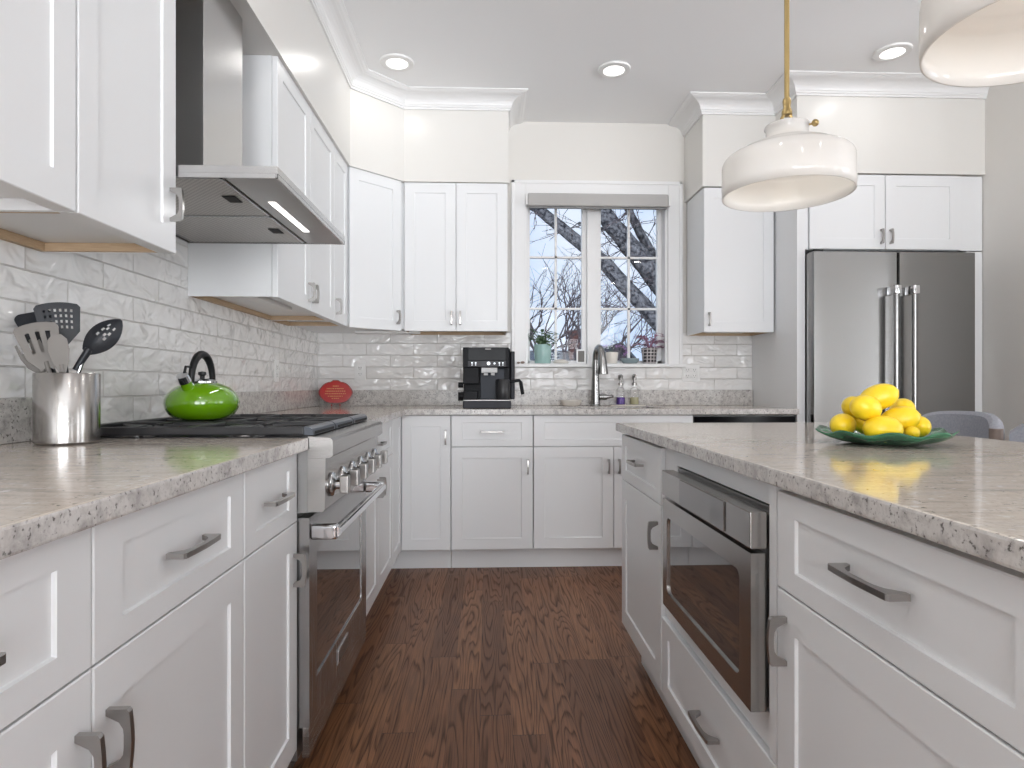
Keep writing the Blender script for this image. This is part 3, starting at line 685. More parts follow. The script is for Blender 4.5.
# ------------------------------------------------------------------ ceiling lights
for i, (x, y) in enumerate(DOWNLIGHTS):
    nm = ['round recessed ceiling light nearest the left crown corner', 'round recessed ceiling light in front of the window', 'round recessed ceiling light between the two glass pendants'][i] if i < 3 else 'round ceiling light out of view, added to brighten the near part of the room'
    r = thing('ceiling_light', nm, 'ceiling light', (x, y, ZC - .01), 'added ceiling lights' if i >= 3 else None)
    bm = B(); lathe(bm, [(.058, -.0105), (.062, -.0125), (.088, -.0095), (.092, -.001), (.092, -.0004), (.058, -.0004)], (x, y, ZC), 40, closed=True); obj('trim_ring', bm, PLATE, r, smooth=True)
    bm = B(); lathe(bm, [(0, -.006), (.0575, -.006), (.0575, -.001), (0, -.001)], (x, y, ZC), 32); obj('lens', bm, LED, r)
    l = bpy.data.lights.new('downlight_lamp', 'AREA'); l.shape = 'DISK'; l.size = .11; l.energy = DL_POWER * (0.5 if i < 3 else 1.5); l.color = (1, .98, .95)
    o = bpy.data.objects.new('downlight_lamp', l); COL.objects.link(o); o.parent = r; o.location = (0, 0, -.005)

# ------------------------------------------------------------------ pendants
def pendant(x, y, label):
    zr = 1.617; R = .186
    r = thing('pendant_light', label, 'pendant light', (x, y, zr))
    c = (x, y, zr)
    outer = [(R, .0), (R + .001, .03), (R, .092)]
    for k in range(1, 7):
        a = math.radians(15 * k); outer.append((R - .034 + .034 * math.cos(a), .092 + .034 * math.sin(a) * .9))
    outer += [(.135, .137), (.095, .151), (.072, .163), (.062, .172), (.059, .180), (.060, .198), (.064, .203), (.062, .208), (.05, .208)]
    inner = [(max(rr - .0045, .045), z - (.004 if z > .1 else 0)) for rr, z in outer][::-1]
    bm = B(); lathe(bm, outer + inner, c, 64, closed=True); obj('glass_shade', bm, OPAL, r, smooth='all')
    bm = B(); lathe(bm, [(0, .212), (.048, .212), (.052, .204), (.030, .196), (.024, .15), (0, .15)], c, 32); obj('socket', bm, BRASS, r, smooth=True)
    bm = B(); ball(bm, (x, y, zr + .112), .034, 20); bl = obj('bulb', bm, BULB, r, smooth='all')
    bm = B(); cyl(bm, (x, y, zr + .285), (x, y, ZC - .02), .0075, 16); obj('rod', bm, BRASS, r, smooth=True)
    bm = B(); lathe(bm, [(0, .290), (.0105, .290), (.0125, .282), (.0105, .262), (.015, .252), (.015, .240), (0, .240)], c, 20)
    for s in (-1, 1): tube(bm, [(x + s * .007, y, zr + .246), (x + s * .016, y, zr + .228), (x + s * .030, y, zr + .205)], .005, 8)
    obj('yoke', bm, BRASS, r, smooth=True)
    bm = B(); tube(bm, [(x + .045, y - .045, zr + .195), (x + .062, y - .062, zr + .195)], .003, 8); ball(bm, (x + .057, y - .057, zr + .195), .0105, 12); obj('thumb_screw', bm, BRASS, r, smooth=True)
    bm = B(); lathe(bm, [(0, -.001), (.06, -.001), (.06, -.012), (.05, -.022), (.012, -.024), (.0, -.024)], (x, y, ZC), 32); obj('canopy', bm, BRASS, r, smooth=True)
    l = bpy.data.lights.new('pendant_lamp', 'POINT'); l.energy = PENDANT_POWER; l.shadow_soft_size = .04; l.color = (1, .96, .91)
    o = bpy.data.objects.new('pendant_lamp', l); COL.objects.link(o); o.parent = r; o.location = (0, 0, .060)
pendant(.902, 1.87, 'opal glass pendant on a brass rod seen whole above the lemons')
pendant(.925, .995, 'opal glass pendant nearest the camera, cut off at the top right corner')

# ------------------------------------------------------------------ hood
root = thing('range_hood', 'stainless chimney range hood with lit underside above the range', 'range hood', (-.82, 1.99, 1.565))
hx0, hx1, hy0, hy1, hz = XW + .004, -.529, 1.617, 2.372, 1.567
bm = B(); 
# canopy: open tray with a lip
box(bm, hx0, hx1, hy0, hy1, hz + .010, hz + .030, .001)
for (a, b_, c, d_) in ((hx0, hx1, hy0, hy0 + .006), (hx0, hx1, hy1 - .006, hy1), (hx1 - .006, hx1, hy0, hy1), (hx0, hx0 + .006, hy0, hy1)): box(bm, a, b_, c, d_, hz, hz + .012)
obj('canopy', bm, HOODST, root)
bm = B(); box(bm, -.665, hx1 - .0065, hy0 + .0065, hy1 - .0065, hz + .003, hz + .0095); obj('light_panel', bm, mat('hood_underside_steel', (.36, .35, .34), .3, .9), root)
bm = B(); box(bm, -.628, -.608, 1.84, 2.19, hz + .0012, hz + .0029, .0005); obj('led_strip', bm, LED, root)
l = bpy.data.lights.new('hood_lamp', 'AREA'); l.shape = 'RECTANGLE'; l.size = .02; l.size_y = .35; l.energy = 1.0; o = bpy.data.objects.new('hood_lamp', l); COL.objects.link(o); o.parent = root; o.location = (-.618 + .82, .02, -.003)
for (a, b_) in ((hy0 + .012, 1.992), (1.996, hy1 - .012)):
    bm = B(); box(bm, hx0 + .02, -.672, a, b_, hz + .002, hz + .0095); fl = obj('grease_filter', bm, FILTER, root)
    bm = B()
    for q in ((hx0 + .02, hx0 + .026, a, b_), (-.678, -.672, a, b_), (hx0 + .02, -.672, a, a + .006), (hx0 + .02, -.672, b_ - .006, b_)): box(bm, *q, hz + .0005, hz + .002)
    obj('filter_frame', bm, STEEL, fl)
    bm = B(); box(bm, -.735, -.70, (a + b_) / 2 - .03, (a + b_) / 2 + .03, hz - .0005, hz + .0018, .001); obj('filter_latch', bm, GAP, fl)
bm = B(); box(bm, hx0, -.817, 1.855, 2.145, hz + .0305, ZUT, .001); ch = obj('chimney', bm, HOODST, root)
bm = B(); box(bm, hx0, -.809, 1.847, 2.153, hz + .0302, hz + .036, .001); obj('flange', bm, HOODST, ch)

# ------------------------------------------------------------------ range
RX0 = XW + .006; ry0, ry1 = 1.622, 2.384
root = thing('gas_range', 'stainless gas range with six knobs and black cooktop on the left wall', 'range', (-.77, 2.0, 0))
bm = B(); box(bm, RX0, -.482, ry0, ry1, .09, .895, .001); box(bm, -.483, -.4555, ry0, ry1, .72, .895); obj('body', bm, DKSTEEL, root)
bm = B(); box(bm, RX0 + .02, -.53, ry0 + .01, ry1 - .01, .001, .0895); obj('kick_plate', bm, DKSTEEL, root)
bm = B(); box(bm, RX0, -.4555, ry0, ry1, .8955, .914, .002); box(bm, RX0, RX0 + .03, ry0, ry1, .915, .935, .003); obj('cooktop', bm, ENAMEL, root)
# bullnose + control panel
fR = FR((0, ry0, 0), (0, 1, 0), (1, 0, 0)); 
bm = B(); prism(bm, [(-.455, .859), (-.400, .859), (-.392, .866), (-.392, .902), (-.398, .910), (-.455, .914)], lambda a, b, d: Vector((a, d, b)), ry0, ry1); obj('front_ledge', bm, STEEL_H, root)
bm = B(); prism(bm, [(-.455, .722), (-.418, .722), (-.412, .728), (-.410, .8585), (-.455, .8585)], lambda a, b, d: Vector((a, d, b)), ry0, ry1); cp = obj('control_panel', bm, STEEL_H, root)
for i in range(6):
    y = 1.685 + i * .1265; z = .783
    bm = B(); lathe(bm, [(0, 0), (.031, 0), (.032, .004), (.028, .008), (.017, .010), (.013, .014), (.013, .026), (0, .026)], (-.4105, y, z), 28, (1, 0, 0)); kn = obj('knob', bm, CHROME, cp, smooth=True)
    bm = B(); box(bm, -.386, -.364, y - .017, y + .017, z - .023, z + .023, .003); obj('knob_grip', bm, NICKEL, kn)
# door
fd = FR((-.452, ry0 + .004, 0), (0, 1, 0), (1, 0, 0)); dw = ry1 - ry0 - .008
bm = B(); door_with_hole(bm, fd, 0, dw, .172, .706, .075, dw - .085, .275, .607, -.029, 0, .012); dr = obj('oven_door', bm, STEEL, root)
bm = B(); fbox(bm, fd, .068, dw - .078, .268, .614, -.027, -.003); obj('window_glass', bm, OVENGLASS, dr)
bm = B(); fbox(bm, fd, .075, dw - .085, .2705, .2745, -.0005, .0012); obj('window_trim', bm, CHROME, dr)
hz_ = .668
bm = B(); tube(bm, [(-.388, ry0 + .02, hz_), (-.388, ry1 - .02, hz_)], .0135, 20)
obj('handle', bm, CHROME, dr, smooth=True)
for y in (ry0 + .022, ry1 - .022):
    bm = B(); box(bm, -.4515, -.384, y - .014, y + .014, hz_ - .019, hz_ + .019, .007, 3); obj('handle_bracket', bm, CHROME, dr, smooth=True)
bm = B(); fbox(bm, fd, .30, .44, .198, .243, 0, .003, .001); bd = obj('badge', bm, CHROME, dr)
bm = B(); fbox(bm, fd, .304, .436, .202, .239, .003, .0035); obj('badge_face', bm, DKSTEEL, bd)
bm = B(); box(bm, -.47, -.4535, ry0 + .006, ry1 - .006, .095, .1705, .001); obj('lower_trim', bm, STEEL_H, root)
# burners
for (bx, by, br_) in ((-.66, 1.76, .045), (-.95, 1.76, .035), (-.80, 2.003, .05), (-.66, 2.245, .035), (-.95, 2.245, .045)):
    bm = B(); lathe(bm, [(0, .915), (br_ + .008, .915), (br_ + .006, .924), (0, .924)], (bx, by, 0), 24); bu = obj('burner', bm, STEEL, root, smooth=True)
    bm = B(); lathe(bm, [(0, .9242), (br_, .9242), (br_, .931), (br_ - .004, .934), (0, .934)], (bx, by, 0), 24); obj('burner_cap', bm, IRON, bu, smooth=True)
GZ = .938
for k in range(3):
    a = ry0 + .010 + k * .2487; b_ = a + .2442
    bm = B(); gx0, gx1 = RX0 + .04, -.468
    for y in (a + .007, b_ - .007): box(bm, gx0, gx1, y - .007, y + .007, GZ - .022, GZ, .004)
    for x in (gx0 + .007, (gx0 + gx1) / 2): box(bm, x - .007, x + .007, a, b_, GZ - .022, GZ, .004)
    for cx in (gx0 + (gx1 - gx0) * .25, gx0 + (gx1 - gx0) * .75):
        for q in range(4):
            an = math.radians(45 + 90 * q); cy = (a + b_) / 2
            ex = cx + math.copysign(.145, math.cos(an)) * 1.0; ey = cy + math.copysign((b_ - a) / 2 - .01, math.sin(an))
            tube(bm, [(ex, ey, GZ - .010), (cx + .03 * math.cos(an), cy + .03 * math.sin(an), GZ - .008)], .0065, 6)
        for q in (-1, 1): box(bm, cx - .005, cx + .005, (a + b_) / 2 + q * .03 - (.0 if q > 0 else (b_ - a) / 2 - .035), (a + b_) / 2 + q * .03 + ((b_ - a) / 2 - .035 if q > 0 else 0), GZ - .014, GZ, .002)
    for (x, y) in ((gx0 + .01, a + .01), (gx0 + .01, b_ - .01), (gx1 - .02, a + .01), (gx1 - .02, b_ - .01)): box(bm, x - .007, x + .007, y - .007, y + .007, .9152, GZ - .01)
    g = obj('grate', bm, IRON, root)
    bm = B(); pts = [(-.4675, GZ), (-.456, GZ - .001), (-.448, GZ - .006), (-.445, GZ - .014), (-.445, .9165), (-.4675, .9165)]
    prism(bm, pts, lambda p, q, d: Vector((p, d, q)), a + .004, b_ - .004); fs = obj('grate_front', bm, IRON_S, g)
    bm = B(); box(bm, -.4449, -.4440, a + .022, b_ - .022, .9185, .9255); obj('slot', bm, GAP, fs)

# ------------------------------------------------------------------ refrigerator
FSTEEL = steel('fridge_steel', (.29, .287, .283), .24, (9, 9, .04))
root = thing('refrigerator', 'stainless french-door refrigerator behind the lemons', 'refrigerator', (2.28, 3.83, 0))
bx0, bx1 = 1.826, 2.770; fy = 3.478
bm = B(); box(bm, bx0, bx1 - .002, 3.535, 4.15, .02, 1.795, .002); obj('body', bm, DKSTEEL, root)
bm = B(); box(bm, bx0 + .03, bx1 - .03, 3.55, 4.1, .0, .0195); obj('base_grille', bm, GAP, root)
def fdoor(x0, x1, z0, z1, nm='door'):
    bm = B(); n = 14; pts = []
    for i in range(n + 1):
        u = i / n; e = 1 - (2 * u - 1) ** 2
        yy = fy - .0008 * e
        if i == 0 or i == n: yy = fy + .012
        pts.append((x0 + (x1 - x0) * u, yy))
    pts.insert(1, (x0 + .006, fy + .0005)); pts.insert(-1, (x1 - .006, fy + .0005))
    pts += [(x1, 3.533), (x0, 3.533)]
    prism(bm, pts, lambda a, b, d: Vector((a, b, d)), z0, z1); return obj(nm, bm, FSTEEL, root, smooth=True)
mid = 2.318
for x0, x1, hx in ((bx0 + .002, mid - .003, mid - .052), (mid + .003, bx1, mid + .052)):
    d = fdoor(x0, x1, .69, 1.797)
    bm = B(); tube(bm, [(hx, fy - .062, .76), (hx, fy - .062, 1.60)], .0155, 20); obj('handle', bm, FSTEEL, d, smooth=True)
    for z in (.80, 1.575):
        bm = B(); box(bm, hx - .019, hx + .019, fy - .080, fy - .0045, z - .024, z + .024, .006, 2); obj('handle_bracket', bm, CHROME, d, smooth=True)
d = fdoor(bx0 + .002, bx1, .07, .682, 'freezer_drawer')
bm = B(); tube(bm, [(bx0 + .1, fy - .058, .60), (bx1 - .1, fy - .058, .60)], .0145, 16)
for x in (bx0 + .13, bx1 - .13): tube(bm, [(x, fy - .058, .60), (x, fy - .003, .60)], .012, 10)
obj('handle', bm, FSTEEL, d, smooth=True)
bm = B(); box(bm, bx0 + .01, bx0 + .07, 3.49, 3.56, 1.7975, 1.812, .004); obj('hinge_cover', bm, BLACK, root)

# ------------------------------------------------------------------ sink, faucet and things round it
root = thing('sink', 'undermount steel sink below the kitchen window', 'sink', ((SX0 + SX1) / 2, 3.83, .879))
bm = B(); t = .004
for q in ((SX0 - .01, SX1 + .01, SY0 - .01, SY0 - .004), (SX0 - .01, SX1 + .01, SY1 + .004, SY1 + .01), (SX0 - .01, SX0 - .004, SY0 - .004, SY1 + .004), (SX1 + .004, SX1 + .01, SY0 - .004, SY1 + .004)): box(bm, *q, .70, .879)
box(bm, SX0 - .01, SX1 + .01, SY0 - .01, SY1 + .01, .694, .7); obj('basin', bm, STEEL_H, root)
bm = B(); lathe(bm, [(0, .7005), (.045, .7005), (.045, .703), (.03, .7045), (0, .7045)], (.72, 3.83, 0), 24); obj('drain', bm, CHROME, root, smooth=True)
root = thing('faucet', 'brushed nickel pull-down faucet behind the sink', 'faucet', (.718, 4.075, CT))
FN = mat('faucet_nickel', (.33, .325, .32), .22, 1.0)
bm = B(); lathe(bm, [(0, 0), (.034, 0), (.034, .005), (.029, .010), (.027, .10), (.022, .22), (.020, .30), (0, .30)], (.702, 4.075, CT + .0005), 28); obj('column', bm, FN, root, smooth=True)
pts = []
for k in range(9):
    a = math.radians(180 * k / 8); pts.append((.702 + .013 * (1 - math.cos(a)), 4.075 - .052 * (1 - math.cos(a)), CT + .295 + .082 * math.sin(a)))
bm = B(); tube(bm, pts, [.020] * 5 + [.0205, .021, .022, .022], 16); obj('spout', bm, FN, root, smooth=True)
bm = B(); lathe(bm, [(0, 0), (.022, 0), (.026, -.03), (.037, -.105), (.036, -.112), (0, -.112)], (pts[-1][0], pts[-1][1], pts[-1][2] + .02), 24); obj('spray_head', bm, FN, root, smooth=True)
bm = B(); cyl(bm, (.726, 4.075, CT + .058), (.774, 4.075, CT + .058), .019, 18); tube(bm, [(.769, 4.075, CT + .058), (.795, 4.07, CT + .060), (.815, 4.06, CT + .062)], [.014, .011, .009], 10); obj('lever_handle', bm, FN, root, smooth=True)
# shallow tray in front of the wall with soap bottles and the white dish
root = thing('soap_tray', 'long low pale stone tray holding soap bottles beside the faucet', 'tray', (.92, 4.10, CT))
bm = B(); box(bm, .80, 1.03, 4.062, 4.142, CT + .0005, CT + .0075, .003); obj('tray_base', bm, CREAM, root)
def bottle(x, liquid, label):
    z = CT + .0078; c = (x, 4.102, z); G = mat('bottle_glass', (1, 1, 1), .02, build=b_glass)
    r = thing('soap_bottle', label, 'soap dispenser', c)
    bm = B(); lathe(bm, [(0, .0), (.028, .0), (.030, .004), (.030, .092), (.026, .105), (.012, .116), (.012, .126), (0, .126)], c, 28); obj('glass_bottle', bm, G, r, smooth=True)
    bm = B(); lathe(bm, [(0, .002), (.0275, .002), (.0275, .048), (0, .048)], c, 24); obj('liquid', bm, liquid, r, smooth=True)
    bm = B(); lathe(bm, [(0, .1265), (.016, .1265), (.016, .142), (.008, .145), (.008, .160), (.014, .163), (.016, .190), (.006, .198), (0, .198)], c, 18)
    tube(bm, [(x, 4.102, z + .185), (x - .006, 4.08, z + .188), (x - .010, 4.062, z + .180)], .007, 8); obj('pump', bm, NICKEL, r, smooth=True)
bottle(.872, PURPLE, 'glass pump bottle of purple soap beside the faucet'); bottle(.962, YELL, 'glass pump bottle of pale yellow soap, right of the purple one')
bm = B(); n = 24
ol = [(0, 0), (.042, 0), (.050, .006), (.062, .036), (.060, .038), (.047, .010), (.04, .005), (0, .005)]
t = bmesh.new(); lathe(t, ol, (0, 0, 0), 28); add(bm, t, lambda v: Vector((.545 + v.x * 1.15, 4.085 + v.y * .75, CT + .0008 + v.z)))
obj('soap_dish', bm, CREAM, smooth=True, label='small white flared dish left of the faucet', cat='dish')

# ------------------------------------------------------------------ outlets
def outlet(f, a, z, label, n=1, kind='outlet'):
    r = thing('wall_outlet', label, 'outlet', tuple(f.p(a, z, 0))); w2 = .036 + .023 * (n - 1)
    bm = B(); fbox(bm, f, a - w2, a + w2, z - .058, z + .058, .0003, .0055, .002); obj('face_plate', bm, PLATE, r)
    for k in range(n):
        aa = a + (k - (n - 1) / 2) * .046
        for zz in (z - .02, z + .02):
            bm = B(); fbox(bm, f, aa - .0165, aa + .0165, zz - .0145, zz + .0145, .0056, .0075, .003); s = obj('socket', bm, PLATE, r)
            bm = B(); fbox(bm, f, aa - .008, aa - .0055, zz - .002, zz + .007, .0076, .0079); fbox(bm, f, aa + .0055, aa + .008, zz - .002, zz + .007, .0076, .0079); fbox(bm, f, aa - .002, aa + .002, zz - .010, zz - .006, .0076, .0079); obj('slots', bm, GAP, s)
fbk = FR((0, YW - .001, 0), (1, 0, 0), (0, -1, 0)); flw = FR((XW + .001, 0, 0), (0, 1, 0), (1, 0, 0))
outlet(fbk, -.830, 1.138, 'white duplex outlet on the tile right of the red plaque')
outlet(fbk, 1.358, 1.127, 'white double-gang outlet on the tile right of the window', 2)
outlet(flw, 3.35, 1.12, 'white outlet on the left tiled wall near the corner')

# under-cabinet light bars
def bar(p0, p1, label):
    bm = B(); p0 = Vector(p0); p1 = Vector(p1); L = (p1 - p0).length; u = (p1 - p0) / L; f = FR(p0, u, Vector((u.y, -u.x, 0)))
    fbox(bm, f, 0, L, 0, .0175, -.03, .03, .005, 2); obj('under_cabinet_light', bm, PLATE, label=label, cat='light bar')
bar((-.90, 2.43, ZU + .003), (-.90, 2.86, ZU + .003), 'white light bar under the cabinets beyond the hood')
bar((-.82, 3.97, ZU - .0065), (-.42, 3.97, ZU - .0065), 'white light bar under the corner wall cabinet')
bar((1.38, 3.93, ZU + .003), (1.62, 3.93, ZU + .003), 'white light bar under the cabinet right of the window')

# ------------------------------------------------------------------ coffee machine
mx0, mx1, my0, my1 = -.140, .138, 3.63, 4.02; cz = CT + .0005
root = thing('coffee_machine', 'black espresso machine on the worktop left of the window', 'coffee machine', (.01, 3.83, CT))
CM = mat('coffee_black', (.010, .010, .012), .38, Specular_IOR_Level=.10); CM2 = mat('coffee_slate', (.018, .023, .036), .3, Specular_IOR_Level=.15)
bm = B(); box(bm, mx0, mx1, my0 + .13, my1, cz + .045, cz + .352, .008); box(bm, mx0, mx0 + .095, my0 + .03, my0 + .135, cz + .14, cz + .352, .006); box(bm, mx0, mx1 - .012, my0 + .01, my0 + .135, cz + .235, cz + .352, .006); obj('body', bm, CM, root)
bm = B(); box(bm, mx0, mx1, my0, my1, cz, cz + .0445, .006); dt = obj('drip_tray', bm, mat('tray_grey', (.03, .03, .037), .35, Specular_IOR_Level=.15), root)
bm = B(); box(bm, mx0 + .004, mx1 - .004, my0 + .004, my0 + .12, cz + .0446, cz + .0485, .001); obj('drip_grid', bm, NICKEL, dt)
bm = B()
for x in (mx0 + .098, mx0 + .2): box(bm, x - .001, x + .001, my0 - .0008, my0 + .001, cz + .003, cz + .042)
obj('seam', bm, GAP, dt)
bm = B(); box(bm, mx0 + .030, mx1 - .030, my0 + .004, my0 + .0098, cz + .275, cz + .349, .002); pn = obj('display_panel', bm, GLOSSBLACK, root)
bm = B(); box(bm, mx0 + .030, mx1 - .030, my0 + .004, my0 + .0098, cz + .240, cz + .2735, .002); bp = obj('button_strip', bm, mat('button_grey', (.05, .05, .055), .4, Specular_IOR_Level=.3), root)
for (x, z, r) in ((-.087, .262, .0045), (-.066, .262, .0045), (-.087, .250, .003), (-.066, .250, .003), (.008, .259, .010), (.042, .259, .0055), (.070, .262, .0045), (.090, .262, .0045), (.070, .250, .003), (.090, .250, .003)):
    bm = B(); cyl(bm, (x, my0 + .0039, cz + z), (x, my0 + .0015, cz + z), r, 12); obj('button', bm, DOT, bp)
bm = B(); box(bm, -.012, .022, my0 + .0030, my0 + .0039, cz + .339, cz + .344); obj('name_mark', bm, mat('pale_print', (.5, .5, .5), .5), pn)
bm = B(); box(bm, -.034, .058, my0 - .012, my0 + .012, cz + .205, cz + .234, .003); box(bm, -.020, .004, my0 - .004, my0 + .02, cz + .190, cz + .2049, .003); box(bm, .02, .044, my0 - .004, my0 + .02, cz + .190, cz + .2049, .003); obj('coffee_spout', bm, mat('light_grey_plastic', (.42, .42, .42), .3), root)
bm = B(); box(bm, -.040, .100, my0 + .118, my0 + .1295, cz + .05, cz + .232, .002); obj('back_plate', bm, CM2, root)
bm = B(); box(bm, mx0 + .003, mx0 + .085, my0 + .02, my0 + .128, cz + .049, cz + .100, .003); obj('grounds_box', bm, CM, root)
for z, r in ((.135, .016), (.068, .026)):
    bm = B(); cyl(bm, (mx0 - .0005, my0 + .10, cz + z), (mx0 - .030, my0 + .10, cz + z), r, 20); obj('side_knob', bm, CM, root, smooth=True)
bm = B(); lathe(bm, [(0, 0), (.040, 0), (.042, .004), (.042, .112), (.036, .12), (0, .12)], (.092, my0 + .065, cz + .049), 28); jg = obj('milk_jug', bm, mat('smoke_jug', (.03, .03, .032), .3, Specular_IOR_Level=.3), root, smooth=True)
bm = B(); tube(bm, [(.130, my0 + .065, cz + .155), (.188, my0 + .065, cz + .162), (.196, my0 + .065, cz + .150), (.208, my0 + .065, cz + .08)], [.008, .009, .011, .010], 10); obj('jug_handle', bm, CM, jg, smooth=True)
bm = B(); box(bm, mx1 + .0005, mx1 + .026, my0 + .12, my1 - .05, cz + .05, cz + .335, .006); obj('water_tank', bm, mat('tank_smoke', (.02, .02, .026), .35, Specular_IOR_Level=.15), root)

# ------------------------------------------------------------------ red plaque on a little stand, turned towards the room
pc = Vector((-.955, 4.03, CT + .0008)); an = math.radians(14); pu = Vector((math.cos(an), math.sin(an), 0)); pn_ = Vector((math.sin(an), -math.cos(an), 0))
fp = FR(pc, pu, pn_)
root = thing('plaque', 'red oval plaque with gold lettering propped in the back corner of the worktop', 'plaque', tuple(pc))
def oval(s):
    pts = []
    for k in range(48):
        a = 2 * math.pi * k / 48; rx, rz = .103 * s, .070 * s
        sc = 1 + .02 * math.cos(6 * a); x = rx * abs(math.cos(a)) ** .9 * (1 if math.cos(a) >= 0 else -1) * sc; z = rz * math.sin(a) * sc
        if abs(a - math.pi / 2) < .16: z += .010 * s
        pts.append((x, .088 + z))
    return pts
lean = lambda a, b, d: fp.p(a, b, d - (b - .02) * .22)
bm = B(); prism(bm, oval(1), lean, -.004, .004); box_t = None; pl = obj('board', bm, mat('dark_red_rim', (.20, .01, .012), .3), root)
bm = B(); prism(bm, oval(.93), lean, .0041, .0055); fc = obj('red_face', bm, RED, root)
bm = B()
for (zz, hw) in ((.128, .018), (.112, .055), (.096, .062), (.080, .066), (.064, .048), (.050, .025)):
    x = -hw
    while x < hw - .004:
        wl_ = random.uniform(.005, .011); x2 = min(x + wl_, hw); prism(bm, [(x, zz - .0025), (x2, zz - .0025), (x2, zz + .003), (x, zz + .003)], lean, .0056, .0063); x = x2 + random.uniform(.002, .005)
obj('gold_lettering', bm, GOLD, fc)
bm = B(); 
for s in (-1, 1): tube(bm, [fp.p(s * .025, .004, .032), fp.p(s * .025, .010, .020), fp.p(s * .03, .003, -.035)], .003, 6); tube(bm, [fp.p(s * .025, .004, .032), fp.p(s * .025, .016, .036)], .003, 6)
obj('stand', bm, RED, root)

# ------------------------------------------------------------------ kettle
kc = Vector((-.878, 1.985, GZ + .001))
root = thing('kettle', 'lime green whistling kettle with black handle on the range', 'kettle', tuple(kc))
prof = [(0, 0), (.066, 0), (.080, .004), (.098, .016), (.110, .033), (.1145, .050), (.112, .064), (.102, .082), (.084, .098), (.060, .109), (.045, .113), (0, .113)]
bm = B(); lathe(bm, [(r_ * .935, z_) for r_, z_ in prof], kc, 56); obj('body', bm, GREEN, root, smooth='all'); kc = kc + Vector((0, 0, .010))
bm = B(); lathe(bm, [(0, .1032), (.043, .1032), (.043, .107), (.036, .112), (.020, .116), (0, .117)], kc, 36); ld = obj('lid', bm, CHROME, root, smooth=True)
bm = B(); lathe(bm, [(0, .117), (.007, .117), (.007, .124), (.012, .128), (.011, .136), (0, .139)], kc, 20); obj('lid_knob', bm, BLACK, ld, smooth=True)
hd = Vector((math.cos(math.radians(-25)), math.sin(math.radians(-25)), 0))
hd = Vector((.12, .99, 0)).normalized()
pts = []; rd = []
for k in range(15):
    a = math.pi * k / 14; pts.append(kc + hd * (-.058 * math.cos(a)) + Vector((0, 0, .092 + .098 * math.sin(a) ** .8))); rd.append(.0085 + .0035 * math.sin(a))
bm = B(); tube(bm, pts, rd, 12); obj('handle', bm, BLACK, root, smooth='all')
sd = -hd
bm = B(); tube(bm, [kc + sd * .062 + Vector((0, 0, .075)), kc + sd * .082 + Vector((0, 0, .098)), kc + sd * .094 + Vector((0, 0, .112))], [.022, .017, .015], 16); sp = obj('spout', bm, GREEN, root, smooth=True)
bm = B(); tube(bm, [kc + sd * .090 + Vector((0, 0, .106)), kc + sd * .104 + Vector((0, 0, .124))], [.0185, .0165], 16); obj('spout_cap', bm, CHROME, sp, smooth=True)
bm = B(); tube(bm, [kc + sd * .095 + Vector((0, 0, .124)), kc + sd * .085 + Vector((0, 0, .15)), kc + sd * .062 + Vector((0, 0, .150))], .004, 8); obj('spout_trigger', bm, BLACK, sp, smooth=True)

# ------------------------------------------------------------------ utensil crock
cc = Vector((-.963, 1.490, CT + .0006)); CR = .0645; CHh = .160
root = thing('utensil_crock', 'stainless steel crock full of utensils on the left worktop', 'crock', tuple(cc))
bm = B(); lathe(bm, [(0, 0), (CR - .004, 0), (CR, .004), (CR, CHh - .002), (CR - .0015, CHh), (CR - .004, CHh - .002), (CR - .004, .006), (0, .006)], cc, 64); obj('cup', bm, steel('crock_steel', (.42, .405, .39), .20, (.15, .15, 9)), root, smooth=True)
lg = Vector((.62, -.78, 0)).normalized()
bm = B(); f = FR(cc + lg * (CR + .0002), Vector((-lg.y, lg.x, 0)), lg)
for k in range(10):
    a0 = 2 * math.pi * k / 10; a1 = a0 + .4; prism(bm, [(.010 * math.cos(a0), .052 + .010 * math.sin(a0)), (.010 * math.cos(a1), .052 + .010 * math.sin(a1)), (.007 * math.cos(a1), .052 + .007 * math.sin(a1)), (.007 * math.cos(a0), .052 + .007 * math.sin(a0))], f.p, -.0002, .0006)
obj('embossed_mark', bm, STEEL, root)
def utensil(name, label, cat, bx, by, top, head, m, hm=None, face=None, shape=None, holes=None, thick=.0035, handle_r=.005):
    """bx,by foot inside the crock; top = point where the head ends; shape = outline (across, along) of the head from 0 to 1"""
    foot = cc + Vector((bx, by, .012)); top = Vector(top); d = (top - foot).normalized(); L = (top - foot).length
    side = Vector(face).cross(d).normalized(); nrm = d.cross(side).normalized()
    r = thing(name, label, cat, tuple(foot), 'utensils in the crock')
    neck = foot + d * (L - head)
    bm = B(); tube(bm, [foot, neck, neck + d * (.02)], handle_r, 10); obj('handle', bm, hm or m, r, smooth=True)
    bm = B(); base = neck
    fn = lambda a, b, dd: base + side * a + d * b + nrm * dd
    if holes:
        shape(bm, fn)
    else: prism(bm, shape, fn, -thick / 2, thick / 2)
    obj('head', bm, m, r); return r
def rounded(w0, w1, L, rr=.012, n=5):
    """trapezoid: w0 half width at the neck, w1 half width at the tip"""
    pts = [(-.006, 0), (.006, 0), (w0, L * .22)]
    for k in range(n + 1): a = math.radians(90 * k / n); pts.append((w1 - rr + rr * math.cos(a), L - rr + rr * math.sin(a)))
    for k in range(n + 1): a = math.radians(90 + 90 * k / n); pts.append((-w1 + rr + rr * math.cos(a), L - rr + rr * math.sin(a)))
    pts.append((-w0, L * .22)); return pts
